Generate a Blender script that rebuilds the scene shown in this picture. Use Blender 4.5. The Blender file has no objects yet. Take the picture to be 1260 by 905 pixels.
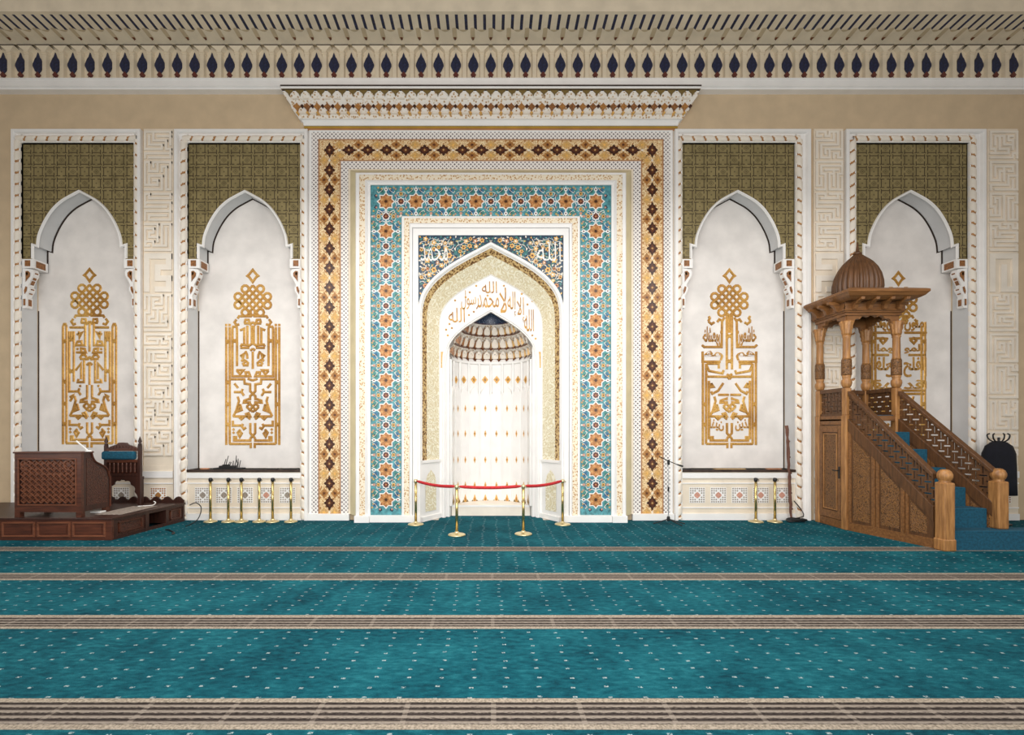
import bpy, bmesh, math, random
from mathutils import Vector
SC = bpy.context.scene
C = SC.collection
random.seed(11)
PI = math.pi
CX, HY, F, D0 = 604.0, 528.0, 600.0, 10.714     # photo measurements: principal point, horizon, focal length (px), wall distance
def PX(x, Y=0.0): return (x-CX)*(D0+Y)/F
def PZ(y, Y=0.0): return 2.0+(HY-y)*(D0+Y)/F
S = D0/F                                          # metres per photo pixel on the wall plane

# ------------------------------------------------------------------ materials
class V:
    """tiny expression helper over Math nodes"""
    def __init__(s, t, k): s.t, s.k = t, k
    def _m(s, op, *o):
        n = s.t.nodes.new('ShaderNodeMath'); n.operation = op
        for i, q in enumerate((s,)+o):
            if isinstance(q, V): s.t.links.new(q.k, n.inputs[i])
            else: n.inputs[i].default_value = q
        return V(s.t, n.outputs[0])
    def __add__(s, o): return s._m('ADD', o)
    def __sub__(s, o): return s._m('SUBTRACT', o)
    def __mul__(s, o): return s._m('MULTIPLY', o)
    def __truediv__(s, o): return s._m('DIVIDE', o)
    def abs(s): return s._m('ABSOLUTE')
    def frac(s): return s._m('FRACT')
    def floor(s): return s._m('FLOOR')
    def lt(s, o): return s._m('LESS_THAN', o)
    def gt(s, o): return s._m('GREATER_THAN', o)
    def max(s, o): return s._m('MAXIMUM', o)
    def min(s, o): return s._m('MINIMUM', o)
    def sin(s): return s._m('SINE')
    def cl(s):
        r = s._m('ADD', 0.0); r.k.node.use_clamp = True; return r

def lin(c):
    return tuple(((v/255.0)/12.92 if v/255.0 <= .04045 else ((v/255.0+.055)/1.055)**2.4) for v in c)+(1.0,)

class Mat:
    def __init__(s, name, rough=.6, metal=0.0, spec=.5):
        s.m = bpy.data.materials.new(name); s.m.use_nodes = True
        s.t = s.m.node_tree; s.b = s.t.nodes['Principled BSDF']
        s.b.inputs['Roughness'].default_value = rough
        s.b.inputs['Metallic'].default_value = metal
        s.b.inputs['Specular IOR Level'].default_value = spec
        tc = s.t.nodes.new('ShaderNodeTexCoord'); s.co = tc.outputs['Object']
        sp = s.t.nodes.new('ShaderNodeSeparateXYZ'); s.t.links.new(s.co, sp.inputs[0])
        s.x, s.y, s.z = (V(s.t, sp.outputs[i]) for i in range(3))
    def noise(s, scale, detail=3, rough=.5, stretch=None):
        n = s.t.nodes.new('ShaderNodeTexNoise'); n.inputs['Scale'].default_value = scale
        n.inputs['Detail'].default_value = detail; n.inputs['Roughness'].default_value = rough
        src = s.co
        if stretch:
            mp = s.t.nodes.new('ShaderNodeMapping'); mp.inputs['Scale'].default_value = stretch
            s.t.links.new(s.co, mp.inputs[0]); src = mp.outputs[0]
        s.t.links.new(src, n.inputs['Vector']); return V(s.t, n.outputs['Fac'])
    def vor(s, scale, feature='F1', rnd=1.0):
        n = s.t.nodes.new('ShaderNodeTexVoronoi'); n.feature = feature; n.inputs['Scale'].default_value = scale
        n.inputs['Randomness'].default_value = rnd
        s.t.links.new(s.co, n.inputs['Vector']); return V(s.t, n.outputs['Distance'])
    def ramp(s, f, stops, interp='LINEAR'):
        r = s.t.nodes.new('ShaderNodeValToRGB'); r.color_ramp.interpolation = interp
        e = r.color_ramp.elements
        while len(e) < len(stops): e.new(.5)
        for q, (p, c) in zip(e, stops): q.position = p; q.color = lin(c)
        s.t.links.new(f.k, r.inputs[0]); return r.outputs[0]
    def mix(s, f, a, b):
        n = s.t.nodes.new('ShaderNodeMix'); n.data_type = 'RGBA'
        if isinstance(f, V): s.t.links.new(f.k, n.inputs[0])
        else: n.inputs[0].default_value = f
        for i, q in ((6, a), (7, b)):
            if isinstance(q, tuple): n.inputs[i].default_value = lin(q)
            else: s.t.links.new(q, n.inputs[i])
        return n.outputs[2]
    def col(s, c):
        if isinstance(c, tuple): s.b.inputs['Base Color'].default_value = lin(c)
        else: s.t.links.new(c, s.b.inputs['Base Color'])
        return s
    def bump(s, f, st=.3, dist=.01):
        n = s.t.nodes.new('ShaderNodeBump'); n.inputs['Strength'].default_value = st; n.inputs['Distance'].default_value = dist
        s.t.links.new(f.k, n.inputs['Height']); s.t.links.new(n.outputs[0], s.b.inputs['Normal']); return s

def plain(name, c, rough=.6, metal=0.0, var=.06, scale=3.0, bump=0.0, spec=.5):
    m = Mat(name, rough, metal, spec)
    n = m.noise(scale, 4)
    d = tuple(max(0, v*(1-var)) for v in c); l = tuple(min(255, v*(1+var)) for v in c)
    m.col(m.ramp(n, [(.3, d), (.7, l)]))
    if bump: m.bump(m.noise(60, 4), bump, .004)
    return m.m

M = {}
M['beige'] = plain('beige_wall_paint', (205, 182, 150), .8, var=.03, bump=.08)
M['white'] = plain('white_stucco', (240, 237, 234), .55, var=.015, bump=.05)
M['sand'] = plain('sand_plaster', (226, 211, 186), .65, var=.04, bump=.06)
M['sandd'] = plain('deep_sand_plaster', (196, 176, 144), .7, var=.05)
M['warmwhite'] = plain('warm_white_stucco', (236, 226, 212), .6, var=.03, bump=.05)
M['cream'] = plain('cream_stucco', (231, 217, 197), .65, var=.03, bump=.05)
M['creamgold'] = plain('pale_olive_cream', (222, 208, 168), .6, var=.04)
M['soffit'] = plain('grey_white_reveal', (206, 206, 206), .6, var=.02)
M['alcove'] = plain('veined_white_plaster', (231, 225, 220), .5, var=.045, scale=2.2, bump=.04)
M['sandline'] = plain('sand_brown_line', (176, 128, 88), .6)
M['brown'] = plain('chestnut_glaze', (92, 48, 22), .35, var=.25, scale=30)
M['dkbrown'] = plain('dark_umber_glaze', (62, 30, 16), .35, var=.3, scale=30)
M['tanb'] = plain('tan_glaze', (168, 116, 60), .4, var=.15, scale=30)
M['ltan'] = plain('light_tan_glaze', (206, 164, 102), .45, var=.1, scale=30)
M['orange'] = plain('amber_glaze', (188, 128, 78), .45, var=.25, scale=45)
M['ochre'] = plain('ochre_glaze', (222, 172, 92), .45, var=.15, scale=30)
M['teal'] = plain('turquoise_glaze', (78, 138, 146), .4, var=.25, scale=14)
M['green'] = plain('sea_green_glaze', (64, 128, 118), .4, var=.2, scale=18)
M['blue'] = plain('cobalt_glaze', (56, 108, 142), .4, var=.25, scale=18)
M['navy'] = plain('navy_glaze', (38, 58, 76), .35, var=.35, scale=18)
M['dnavy'] = plain('midnight_blue_mosaic', (28, 34, 62), .4, var=.4, scale=22)
M['inlay'] = plain('brown_gold_inlay', (134, 88, 48), .45, var=.3, scale=40)
M['greyline'] = plain('grey_tile_print', (150, 138, 126), .55, var=.2, scale=30)
M['maroon'] = plain('maroon_glaze', (92, 44, 36), .35, var=.25, scale=30)
M['rose'] = plain('rose_glaze', (205, 150, 130), .45, var=.1, scale=30)
M['dkline'] = plain('outline_shade', (58, 44, 36), .9)  # dark outline colour; paints shade behind the arches and under the crown
M['olivebr'] = plain('olive_brown_paint', (120, 98, 48), .5)
M['goldline'] = plain('gold_fillet', (205, 165, 70), .35, .5)
M['dkstone'] = plain('dark_brown_marble', (58, 44, 38), .3, var=.25, scale=9)
M['brass'] = plain('polished_brass', (206, 182, 122), .24, .9, var=.05)
M['brassb'] = plain('pale_polished_brass', (226, 210, 164), .28, .85, var=.05)
M['black'] = plain('black_plastic', (24, 23, 24), .45)
M['chrome'] = plain('chromed_steel', (190, 190, 192), .3, .8)
M['redrope'] = plain('red_velvet', (190, 36, 42), .75, var=.15, scale=40)
M['tealcloth'] = plain('teal_upholstery', (14, 76, 98), .9, var=.15, scale=25, bump=.2)
M['paper'] = plain('white_paper', (236, 234, 230), .7)
M['darkcloth'] = plain('midnight_navy_cloth', (16, 17, 26), .95, var=.3, scale=6)
M['copper'] = plain('coppery_print', (186, 122, 80), .5, var=.2)
M['greycloth'] = plain('grey_runner_cloth', (150, 138, 128), .85, var=.12, scale=20)

def wood(name, dark, light, rough=.4, sc=1.0, axis='z'):
    m = Mat(name, rough)
    st = (9, 9, .9) if axis == 'z' else (.9, 9, 9)
    n = m.noise(3.0*sc, 6, .6, st); n2 = m.noise(1.1, 2)
    m.col(m.ramp((n*.75+n2*.25).cl(), [(.32, dark), (.66, light)]))
    m.bump(n, .12, .004)
    return m.m
M['oak'] = wood('warm_oak', (120, 77, 38), (192, 138, 82), .4)
M['oakh'] = wood('warm_oak_level_grain', (92, 57, 28), (146, 99, 55), .4, axis='x')
M['oakd'] = wood('shaded_brown_oak', (64, 39, 19), (106, 69, 37), .45)  # darker oak copy; shade on the pulpit sides is put into its colour
M['walnut'] = wood('red_brown_walnut', (50, 24, 15), (98, 52, 34), .35, axis='x')
M['walnutl'] = wood('worn_walnut_edge', (84, 46, 30), (128, 78, 54), .35, axis='x')
M['walnutv'] = wood('dark_shaded_walnut', (36, 18, 13), (68, 36, 26), .42)  # darker walnut copy; shade on the desk sides is put into its colour
M['twig'] = wood('knotty_stick_bark', (72, 42, 32), (128, 84, 66), .7)

def carved(name, dark, light, sc):          # carved arabesque in wood: relief pattern with darker ground
    m = Mat(name, .45)
    a = m.vor(sc, 'SMOOTH_F1'); b = m.vor(sc*2.1)
    f = ((a*26.0*1.0).sin()*.5+.5)*.6+b*.6
    m.col(m.ramp(f.cl(), [(.25, dark), (.7, light)])); m.bump(f, .6, .012)
    return m.m
M['carvoak'] = carved('carved_oak_arabesque', (64, 40, 20), (132, 90, 48), 24)  # darkened along with the side oak, shade included in the colour
M['carvwal'] = carved('carved_walnut_arabesque', (34, 18, 12), (84, 46, 32), 26)  # also darkened for the shaded desk sides

# gold leaf strokes
m = Mat('gold_leaf_relief', .4, .35)
n = m.noise(1.7, 3); n2 = m.noise(28, 3)
m.col(m.ramp((n*.6+n2*.4).cl(), [(.3, (140, 94, 40)), (.5, (192, 142, 66)), (.7, (230, 188, 108))]))
M['gold'] = m.m
m = Mat('gilded_ink', .45, .3)
n = m.noise(9, 3); m.col(m.ramp(n, [(.35, (140, 92, 34)), (.65, (196, 150, 70))])); M['ink'] = m.m

# small interlace lattice in grey on white
m = Mat('interlace_lattice', .6)
p = .088
u = (m.x+m.z)/p; v = (m.x-m.z)/p
fu = ((u.frac())-.5).abs(); fv = ((v.frac())-.5).abs()
d = fu.max(fv)
nn = m.noise(14, 2)
m.col(m.mix(d.lt(.27), (240, 234, 228), m.ramp(nn, [(.35, (96, 86, 90)), (.65, (150, 140, 142))])))
m.bump(d, .5, .01)
M['lattice'] = m.m
# tan gold filigree ground
m = Mat('gold_filigree_ground', .5)
a = m.vor(15, 'SMOOTH_F1'); b = m.vor(30)
f = ((a*38.0).sin()*.5+.5)*.55+b*.55
m.col(m.ramp(f.cl(), [(.2, (160, 100, 52)), (.42, (216, 170, 110)), (.62, (240, 216, 172))])); M['filigree'] = m.m
# bead / leaf running ornament, tan flecks on cream
m = Mat('leaf_fleck_band', .55)
u = (m.x/.055).frac(); v = (m.z/.055).frac()
b = m.vor(24)
m.col(m.ramp(b, [(.16, (168, 118, 74)), (.34, (214, 182, 138)), (.5, (240, 226, 202))])); m.bump(b, .4, .01); M['beadband'] = m.m
# olive carved lattice panel
m = Mat('olive_interlaced_lattice', .6)
P = .2555
cu = m.x/P; cv = m.z/P
fu = (cu.frac()-.5).abs(); fv = (cv.frac()-.5).abs()
par = ((cu+.5).floor()+(cv+.5).floor())*.5
par = par.frac().gt(.25)
ip = par*-1.0+1.0
br1 = (fv.gt(.15)*par).max(fv.lt(.4)*ip); br2 = (fu.lt(.4)*par).max(fu.gt(.15)*ip)
l1 = (fu-.14).abs().lt(.036)*br1; l2 = (fv-.14).abs().lt(.036)*br2
l3 = (fu-.36).abs().lt(.016)*fv.gt(.2); l4 = (fv-.36).abs().lt(.016)*fu.gt(.2)
dd = (fu-.5).abs()+(fv-.5).abs()
l5 = (dd-.2).abs().lt(.04)
dot = dd.lt(.085)
de = fu+fv
l6 = (de-.085).abs().lt(.02)
ln = l1.max(l2).max(l5*.5*ip).max(dot*.6).max(l6*.6*par)
g = m.noise(5, 3)
m.col(m.mix(ln, m.ramp(g, [(.3, (124, 110, 70)), (.7, (148, 132, 88))]), (58, 43, 20)))
M['olive'] = m.m
# cream scroll relief and dark gold script band of the arch reveal
m = Mat('cream_scroll_relief', .6)
a = m.vor(8.5, 'SMOOTH_F1'); f = ((a*30.0).sin()*.5+.5)
m.col(m.ramp(f, [(.1, (222, 208, 172)), (.6, (232, 221, 190)), (.95, (244, 238, 218))])); m.bump(f, .4, .012); M['scroll'] = m.m
m = Mat('brown_gold_script_band', .5)
a = m.vor(20); b = m.noise(34, 3, .6); f = (a*.7+b*.5).cl()
m.col(m.ramp(f, [(.38, (70, 42, 18)), (.52, (134, 94, 46)), (.68, (206, 176, 122))])); m.bump(f, .5, .01); M['script'] = m.m
# muqarnas painted plaster
m = Mat('painted_stalactite_plaster', .6)
a = m.vor(17); f = a
m.col(m.ramp(f, [(.12, (150, 100, 60)), (.26, (206, 178, 140)), (.44, (238, 230, 220))])); M['stal'] = m.m
m = Mat('dotted_midnight_dome', .4)
a = m.vor(34); m.col(m.ramp(a, [(.16, (150, 160, 172)), (.3, (40, 62, 92)), (.6, (26, 44, 74))])); M['domeblue'] = m.m
# carpet
m = Mat('teal_wool_carpet', .95, spec=.1)
n1 = m.noise(1.3, 4, .6); n2 = m.noise(9, 4, .65, (1, 2.4, 1)); n3 = m.noise(160, 2)
base = m.ramp((n1*.34+n2*.42+n3*.24).cl(), [(.38, (5, 49, 61)), (.5, (14, 79, 91)), (.62, (33, 106, 116))])
gx, gy = m.x/.262, m.y/.146
row = gy.floor()
jx = ((row*12.9898).sin()*43.7).frac()*.16
cx_ = (gx+jx); ii = cx_.floor()
jy = ((ii*78.233+row*3.7).sin()*437.5).frac()
du = (cx_.frac()-.5).abs(); sv = (gy.frac()-.35-jy*.22).abs()
fl = du.lt(.065)*sv.lt(.075)*(m.noise(70, 2).gt(.47))
m.col(m.mix(fl*.58, base, (190, 202, 200)))
m.bump(n3, .5, .006); M['carpet'] = m.m
m = Mat('patterned_border_weave', .95, spec=.1)
v = (m.y/.345)                                    # repeated thin lines across the border, with a step motif
n = m.noise(26, 3, .6, (1, 3, 1)); w = ((m.x*2.1).sin()*.5+.5)
key = (m.x/.62).frac(); kk = key.lt(.06)
q = m.y*95.0
lines = (q+n*2.2).sin()*.5+.5
f = (lines*.42+n*.62+kk*.14).cl()
m.col(m.ramp(f, [(.32, (44, 38, 36)), (.5, (86, 77, 71)), (.7, (142, 132, 121))])); m.bump(m.noise(150, 2), .4, .006); M['border'] = m.m
m = Mat('beige_border_edge', .95, spec=.1)
n = m.noise(60, 3); m.col(m.ramp(n, [(.35, (124, 114, 100)), (.65, (172, 160, 144))])); M['bedge'] = m.m

# ------------------------------------------------------------------ mesh helpers
class MB:
    def __init__(s): s.v, s.f, s.mi, s.ms = [], [], [], []
    def mat(s, k):
        if k not in s.ms: s.ms.append(k)
        return s.ms.index(k)
    def face(s, pts, k):
        b = len(s.v); s.v += [tuple(p) for p in pts]; s.f.append(tuple(range(b, b+len(pts)))); s.mi.append(s.mat(k))
    def box(s, x0, x1, y0, y1, z0, z1, k):
        b = len(s.v)
        s.v += [(x, y, z) for z in (z0, z1) for y in (y0, y1) for x in (x0, x1)]
        for q in ((0, 2, 3, 1), (4, 5, 7, 6), (0, 1, 5, 4), (2, 6, 7, 3), (1, 3, 7, 5), (0, 4, 6, 2)):
            s.f.append(tuple(b+i for i in q)); s.mi.append(s.mat(k))
    def hexa(s, p, k):      # eight points: four bottom (ccw), four top
        b = len(s.v); s.v += [tuple(q) for q in p]
        for q in ((3, 2, 1, 0), (4, 5, 6, 7), (0, 1, 5, 4), (1, 2, 6, 5), (2, 3, 7, 6), (3, 0, 4, 7)):
            s.f.append(tuple(b+i for i in q)); s.mi.append(s.mat(k))
    def prism(s, pts, y0, y1, k, kside=None, back=False):   # outline in XZ pushed from y0 (front) to y1
        n = len(pts); a = sum(pts[i][0]*pts[(i+1) % n][1]-pts[(i+1) % n][0]*pts[i][1] for i in range(n))
        if a < 0: pts = pts[::-1]
        b = len(s.v)
        s.v += [(x, y0, z) for x, z in pts]+[(x, y1, z) for x, z in pts]
        s.f.append(tuple(range(b, b+n))); s.mi.append(s.mat(k))
        if back: s.f.append(tuple(range(b+2*n-1, b+n-1, -1))); s.mi.append(s.mat(k))
        for i in range(n):
            j = (i+1) % n
            s.f.append((b+i, b+n+i, b+n+j, b+j)); s.mi.append(s.mat(kside or k))
    def prismx(s, pts, x0, x1, k, kside=None):               # outline in YZ pushed along x, both ends closed
        n = len(pts); b = len(s.v)
        s.v += [(x0, y, z) for y, z in pts]+[(x1, y, z) for y, z in pts]
        s.f.append(tuple(range(b, b+n))); s.mi.append(s.mat(k))
        s.f.append(tuple(range(b+2*n-1, b+n-1, -1))); s.mi.append(s.mat(k))
        for i in range(n):
            j = (i+1) % n
            s.f.append((b+i, b+n+i, b+n+j, b+j)); s.mi.append(s.mat(kside or k))
    def lathe(s, prof, c, k, n=16, ax='z', flute=None):
        b = len(s.v)
        for (r, h) in prof:
            for i in range(n):
                a = 2*PI*i/n; rr = r*(flute(a) if flute else 1)
                s.v.append((c[0]+rr*math.cos(a), c[1]+rr*math.sin(a), c[2]+h))
        for j in range(len(prof)-1):
            for i in range(n):
                q = (i+1) % n
                s.f.append((b+j*n+i, b+j*n+q, b+(j+1)*n+q, b+(j+1)*n+i)); s.mi.append(s.mat(k))
        s.f.append(tuple(b+i for i in range(n-1, -1, -1))); s.mi.append(s.mat(k))
        s.f.append(tuple(b+(len(prof)-1)*n+i for i in range(n))); s.mi.append(s.mat(k))
    def tube(s, pts, r, k, n=8, rad=None):
        pts = [Vector(p) for p in pts]; b = len(s.v); up = None
        for i, p in enumerate(pts):
            t = (pts[min(i+1, len(pts)-1)]-pts[max(i-1, 0)]).normalized()
            if up is None: up = Vector((0, 0, 1)) if abs(t.z) < .9 else Vector((1, 0, 0))
            e = (up-t*up.dot(t)).normalized(); g = t.cross(e); up = e
            rr = rad[i] if rad else r
            for q in range(n):
                a = 2*PI*q/n; s.v.append(tuple(p+e*(rr*math.cos(a))+g*(rr*math.sin(a))))
        for i in range(len(pts)-1):
            for q in range(n):
                w = (q+1) % n
                s.f.append((b+i*n+q, b+i*n+w, b+(i+1)*n+w, b+(i+1)*n+q)); s.mi.append(s.mat(k))
        s.f.append(tuple(b+q for q in range(n-1, -1, -1))); s.mi.append(s.mat(k))
        s.f.append(tuple(b+(len(pts)-1)*n+q for q in range(n))); s.mi.append(s.mat(k))
    def ribbon(s, pts, w, y, h, k, closed=False):            # raised stroke with bevelled sides in the XZ plane
        pts = [p for i, p in enumerate(pts) if i == 0 or math.hypot(p[0]-pts[i-1][0], p[1]-pts[i-1][1]) > 1e-6]
        L = offset(pts, w/2, closed); R = offset(pts, -w/2, closed)
        L2 = offset(pts, w*.24, closed); R2 = offset(pts, -w*.24, closed)
        b = len(s.v); n = len(pts); s.rc = getattr(s, 'rc', 0)+1; h = h*(1+.05*(s.rc % 9))
        for i in range(n):
            s.v += [(L[i][0], y, L[i][1]), (L2[i][0], y-h, L2[i][1]), (R2[i][0], y-h, R2[i][1]), (R[i][0], y, R[i][1])]
        for i in range(n if closed else n-1):
            j = (i+1) % n
            for q in range(3):
                s.f.append((b+4*i+q, b+4*j+q, b+4*j+q+1, b+4*i+q+1)); s.mi.append(s.mat(k))
        if not closed:
            for i in (0, n-1):
                s.f.append((b+4*i, b+4*i+1, b+4*i+2, b+4*i+3)); s.mi.append(s.mat(k))
    def sweep(s, path, prof, ks, closed=False):              # prof: [(inward offset, y)], ks: material of each strip
        b = len(s.v); n = len(path); rows = [offset(path, -o, closed) for o, _ in prof]
        for i in range(n):
            for (o, y), r in zip(prof, rows): s.v.append((r[i][0], y, r[i][1]))
        m_ = len(prof)
        for i in range(n if closed else n-1):
            j = (i+1) % n
            for q in range(m_-1):
                s.f.append((b+i*m_+q, b+i*m_+q+1, b+j*m_+q+1, b+j*m_+q)); s.mi.append(s.mat(ks[q] if isinstance(ks, list) else ks))
    def build(s, name, parent=None, smooth=False, bevel=0.0, loc=None):
        me = bpy.data.meshes.new(name); me.from_pydata(s.v, [], s.f)
        for k in s.ms: me.materials.append(M[k])
        me.polygons.foreach_set('material_index', s.mi)
        if smooth: me.polygons.foreach_set('use_smooth', [True]*len(s.f))
        me.update()
        bm = bmesh.new(); bm.from_mesh(me)
        if smooth or bevel: bmesh.ops.remove_doubles(bm, verts=bm.verts, dist=1e-5)
        bmesh.ops.recalc_face_normals(bm, faces=bm.faces); bm.to_mesh(me); bm.free()
        o = bpy.data.objects.new(name, me); C.objects.link(o)
        if parent: o.parent = parent
        if loc: o.location = loc
        if bevel:
            bv = o.modifiers.new('soft edges', 'BEVEL'); bv.width = bevel; bv.segments = 2; bv.limit_method = 'ANGLE'; bv.angle_limit = .7
        return o

def offset(pts, d, closed=False):           # mitred offset to the left of travel (positive d)
    n = len(pts); out = []
    for i in range(n):
        p = pts[i]
        a = pts[i-1] if (i > 0 or closed) else None
        c = pts[(i+1) % n] if (i < n-1 or closed) else None
        ns = []
        for u, w in ((a, p), (p, c)):
            if u is None or w is None: continue
            dx, dz = w[0]-u[0], w[1]-u[1]; l = math.hypot(dx, dz) or 1e-9
            ns.append((-dz/l, dx/l))
        if len(ns) == 1: nx, nz = ns[0]; k = 1
        else:
            nx, nz = ns[0][0]+ns[1][0], ns[0][1]+ns[1][1]; l = math.hypot(nx, nz)
            if l < .25: nx, nz = ns[0]; k = 1
            else:
                nx /= l; nz /= l; k = min(2.2, 1/max(.3, nx*ns[0][0]+nz*ns[0][1]))
        out.append((p[0]+nx*d*k, p[1]+nz*d*k))
    return out

def smooth_curve(P, n=6):                    # Catmull-Rom through 2-D or 3-D points
    out = []
    for i in range(len(P)-1):
        a, b, c, d = P[max(0, i-1)], P[i], P[i+1], P[min(len(P)-1, i+2)]
        for q in range(n):
            t = q/n
            out.append(tuple(.5*((2*b[k])+(-a[k]+c[k])*t+(2*a[k]-5*b[k]+4*c[k]-d[k])*t*t+(-a[k]+3*b[k]-3*c[k]+d[k])*t**3) for k in range(len(b))))
    out.append(tuple(P[-1])); return out

def arc_pts(cx, cz, r, a0, a1, n=12):
    return [(cx+r*math.cos(a0+(a1-a0)*i/n), cz+r*math.sin(a0+(a1-a0)*i/n)) for i in range(n+1)]
def circle(cx, cz, r, n=14): return [(cx+r*math.cos(2*PI*i/n), cz+r*math.sin(2*PI*i/n)) for i in range(n)]
def star(cx, cz, r, r2, n, a0=PI/2):
    return [(cx+(r if i % 2 == 0 else r2)*math.cos(a0+PI*i/n), cz+(r if i % 2 == 0 else r2)*math.sin(a0+PI*i/n)) for i in range(2*n)]
def thing(name, label, cat, loc=(0, 0, 0), group=None):
    o = bpy.data.objects.new(name, None); C.objects.link(o); o.location = loc; o.empty_display_size = .2
    o['label'] = label; o['category'] = cat
    if group: o['group'] = group
    return o
def tag(o, label, cat, group=None):
    o['label'] = label; o['category'] = cat
    if group: o['group'] = group
    return o
def struct(o): o['kind'] = 'structure'; return o
def copy_tree(o, parent=None):
    c = o.copy(); C.objects.link(c)
    if parent: c.parent = parent
    for ch in list(o.children): copy_tree(ch, c)
    return c
def arabic(s, size, k, name, parent, x0, z0, y, wx=1.0, depth=.008, x1=None, z1=None, thin=0.0):
    """lettering mesh; fitted to the box x0..x1, z0..z1 when those are given"""
    cu = bpy.data.curves.new('lettering', 'FONT'); cu.body = s; cu.size = size; cu.extrude = depth; cu.offset = thin
    t = bpy.data.objects.new('lettering', cu); C.objects.link(t)
    dg = bpy.context.evaluated_depsgraph_get(); me = bpy.data.meshes.new_from_object(t.evaluated_get(dg))
    bpy.data.objects.remove(t); bpy.data.curves.remove(cu)
    xs = [v.co.x for v in me.vertices]; ys = [v.co.y for v in me.vertices]
    ax, bx, az, bz = min(xs), max(xs), min(ys), max(ys)
    pts = []
    for v in me.vertices:
        px, pz = v.co.x, v.co.y
        if x1 is not None: px = x0+(px-ax)/(bx-ax)*(x1-x0)
        else: px = x0+px*wx
        pz = z0+(pz-az)/(bz-az)*(z1-z0) if z1 is not None else z0+pz
        pts.append((px, y-v.co.z, pz))
    b = MB(); b.v = pts
    for p in me.polygons: b.f.append(tuple(p.vertices)); b.mi.append(b.mat(k))
    bpy.data.meshes.remove(me)
    return b

# ------------------------------------------------------------------ setting: floor and wall
b = MB(); b.box(-15, 15, -14, 1.2, -.2, -.012, 'cream'); struct(b.build('floor'))

ARCH = [(0, 0), (.18, .095), (.36, .19), (.6, .335), (.80, .5), (.93, .675), (.985, .84), (1, 1.0)]
def arch(cx, ztop, hw, zbot, prof=ARCH, vs=1.0, n=5):        # from bottom left over the apex to bottom right
    half = smooth_curve([(u*hw, -v*hw*vs) for u, v in prof], n)
    L = [(cx-x, ztop+z) for x, z in half[::-1]]; R = [(cx+x, ztop+z) for x, z in half[1:]]
    return [(cx-hw, zbot)]+L+R+[(cx+hw, zbot)]

BAYS = [97.0, 301.0, 908.0, 1121.0]
HWP = 69.5
PANEL_TOP, SILL = 177.0, 578.0
DEP = .38
ZS = PZ(SILL)
# wall_back: solid around the alcoves and the prayer niche
b = MB()
holes = [(PX(c-HWP), PX(c+HWP), ZS, PZ(PANEL_TOP)) for c in BAYS]+[(PX(604-96), PX(604+96), 0, PZ(262))]
holes.sort()
xs = sorted({-15.0, 15.0, *[h[0] for h in holes], *[h[1] for h in holes]})
for i in range(len(xs)-1):
    h = [q for q in holes if q[0] <= xs[i]+1e-6 and q[1] >= xs[i+1]-1e-6]
    if not h: b.box(xs[i], xs[i+1], 0, 1.2, 0, 11.9, 'beige')
    else:
        _, _, z0, z1 = h[0]
        if z0 > 0: b.box(xs[i], xs[i+1], 0, 1.2, 0, z0, 'beige')
        b.box(xs[i], xs[i+1], 0, 1.2, z1, 11.9, 'beige')
struct(b.build('wall_back'))

# ------------------------------------------------------------------ carpet
cp = thing('prayer_carpet', 'teal wall-to-wall prayer carpet with pale flecks and brown row borders', 'carpet', (0, 0, 0))
def yy(py): return 1200/(py-HY)-D0
b = MB(); b.box(-14.5, 14.5, -13.4, -.02, -.012, 0, 'carpet')
b.box(-1.15, 1.15, -.02, 1.0, -.012, 0, 'carpet')
b.build('pile', cp)
for c_, wd in ((676, .26), (710, .31), (765.8, .35), (878.5, .37)):
    y0 = yy(c_); b = MB()
    b.box(-14.5, 14.5, y0-wd/2, y0-wd/2+wd*.14, 0, .004, 'bedge')
    b.box(-14.5, 14.5, y0-wd/2+wd*.14, y0+wd/2-wd*.14, 0, .0035, 'border')
    b.box(-14.5, 14.5, y0+wd/2-wd*.14, y0+wd/2, 0, .004, 'bedge')
    b.build('border_stripe', cp)

# ------------------------------------------------------------------ alcoves
def rope(x0, z0, x1, z1, sgn, R=.079, y=-.02, P_=.25):
    """half-round moulding with helical grooves from (x0,z0) to (x1,z1)"""
    L = math.hypot(x1-x0, z1-z0); n = max(4, int(L/P_*16)); th = 11
    dx, dz = (x1-x0)/L, (z1-z0)/L; px, pz = dz, -dx
    b = MB(); g = []
    for i in range(n+1):
        t = L*i/n
        for q in range(th):
            a = PI*q/(th-1)
            ph = (t/P_+sgn*(q/(th-1))*.42) % 1.0
            e = min(ph, 1-ph)*2
            r = R*(.5+.5*min(1, e*2.6)**.6)
            ox = -r*math.cos(a); oy = -r*math.sin(a)
            b.v.append((x0+dx*t+px*ox, y+oy, z0+dz*t+pz*ox)); g.append(e)
    for i in range(n):
        for q in range(th-1):
            k = i*th+q
            b.f.append((k, k+1, k+th+1, k+th))
            b.mi.append(b.mat('tanb' if (g[k]+g[k+1]+g[k+th+1]+g[k+th])/4 < .17 and 0 < q < 9 else 'warmwhite'))
    return b

SIDEARCH = [(0, 0), (.2, .105), (.42, .235), (.63, .43), (.8, .68), (.92, .93), (.98, 1.12), (1, 1.32)]
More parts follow.
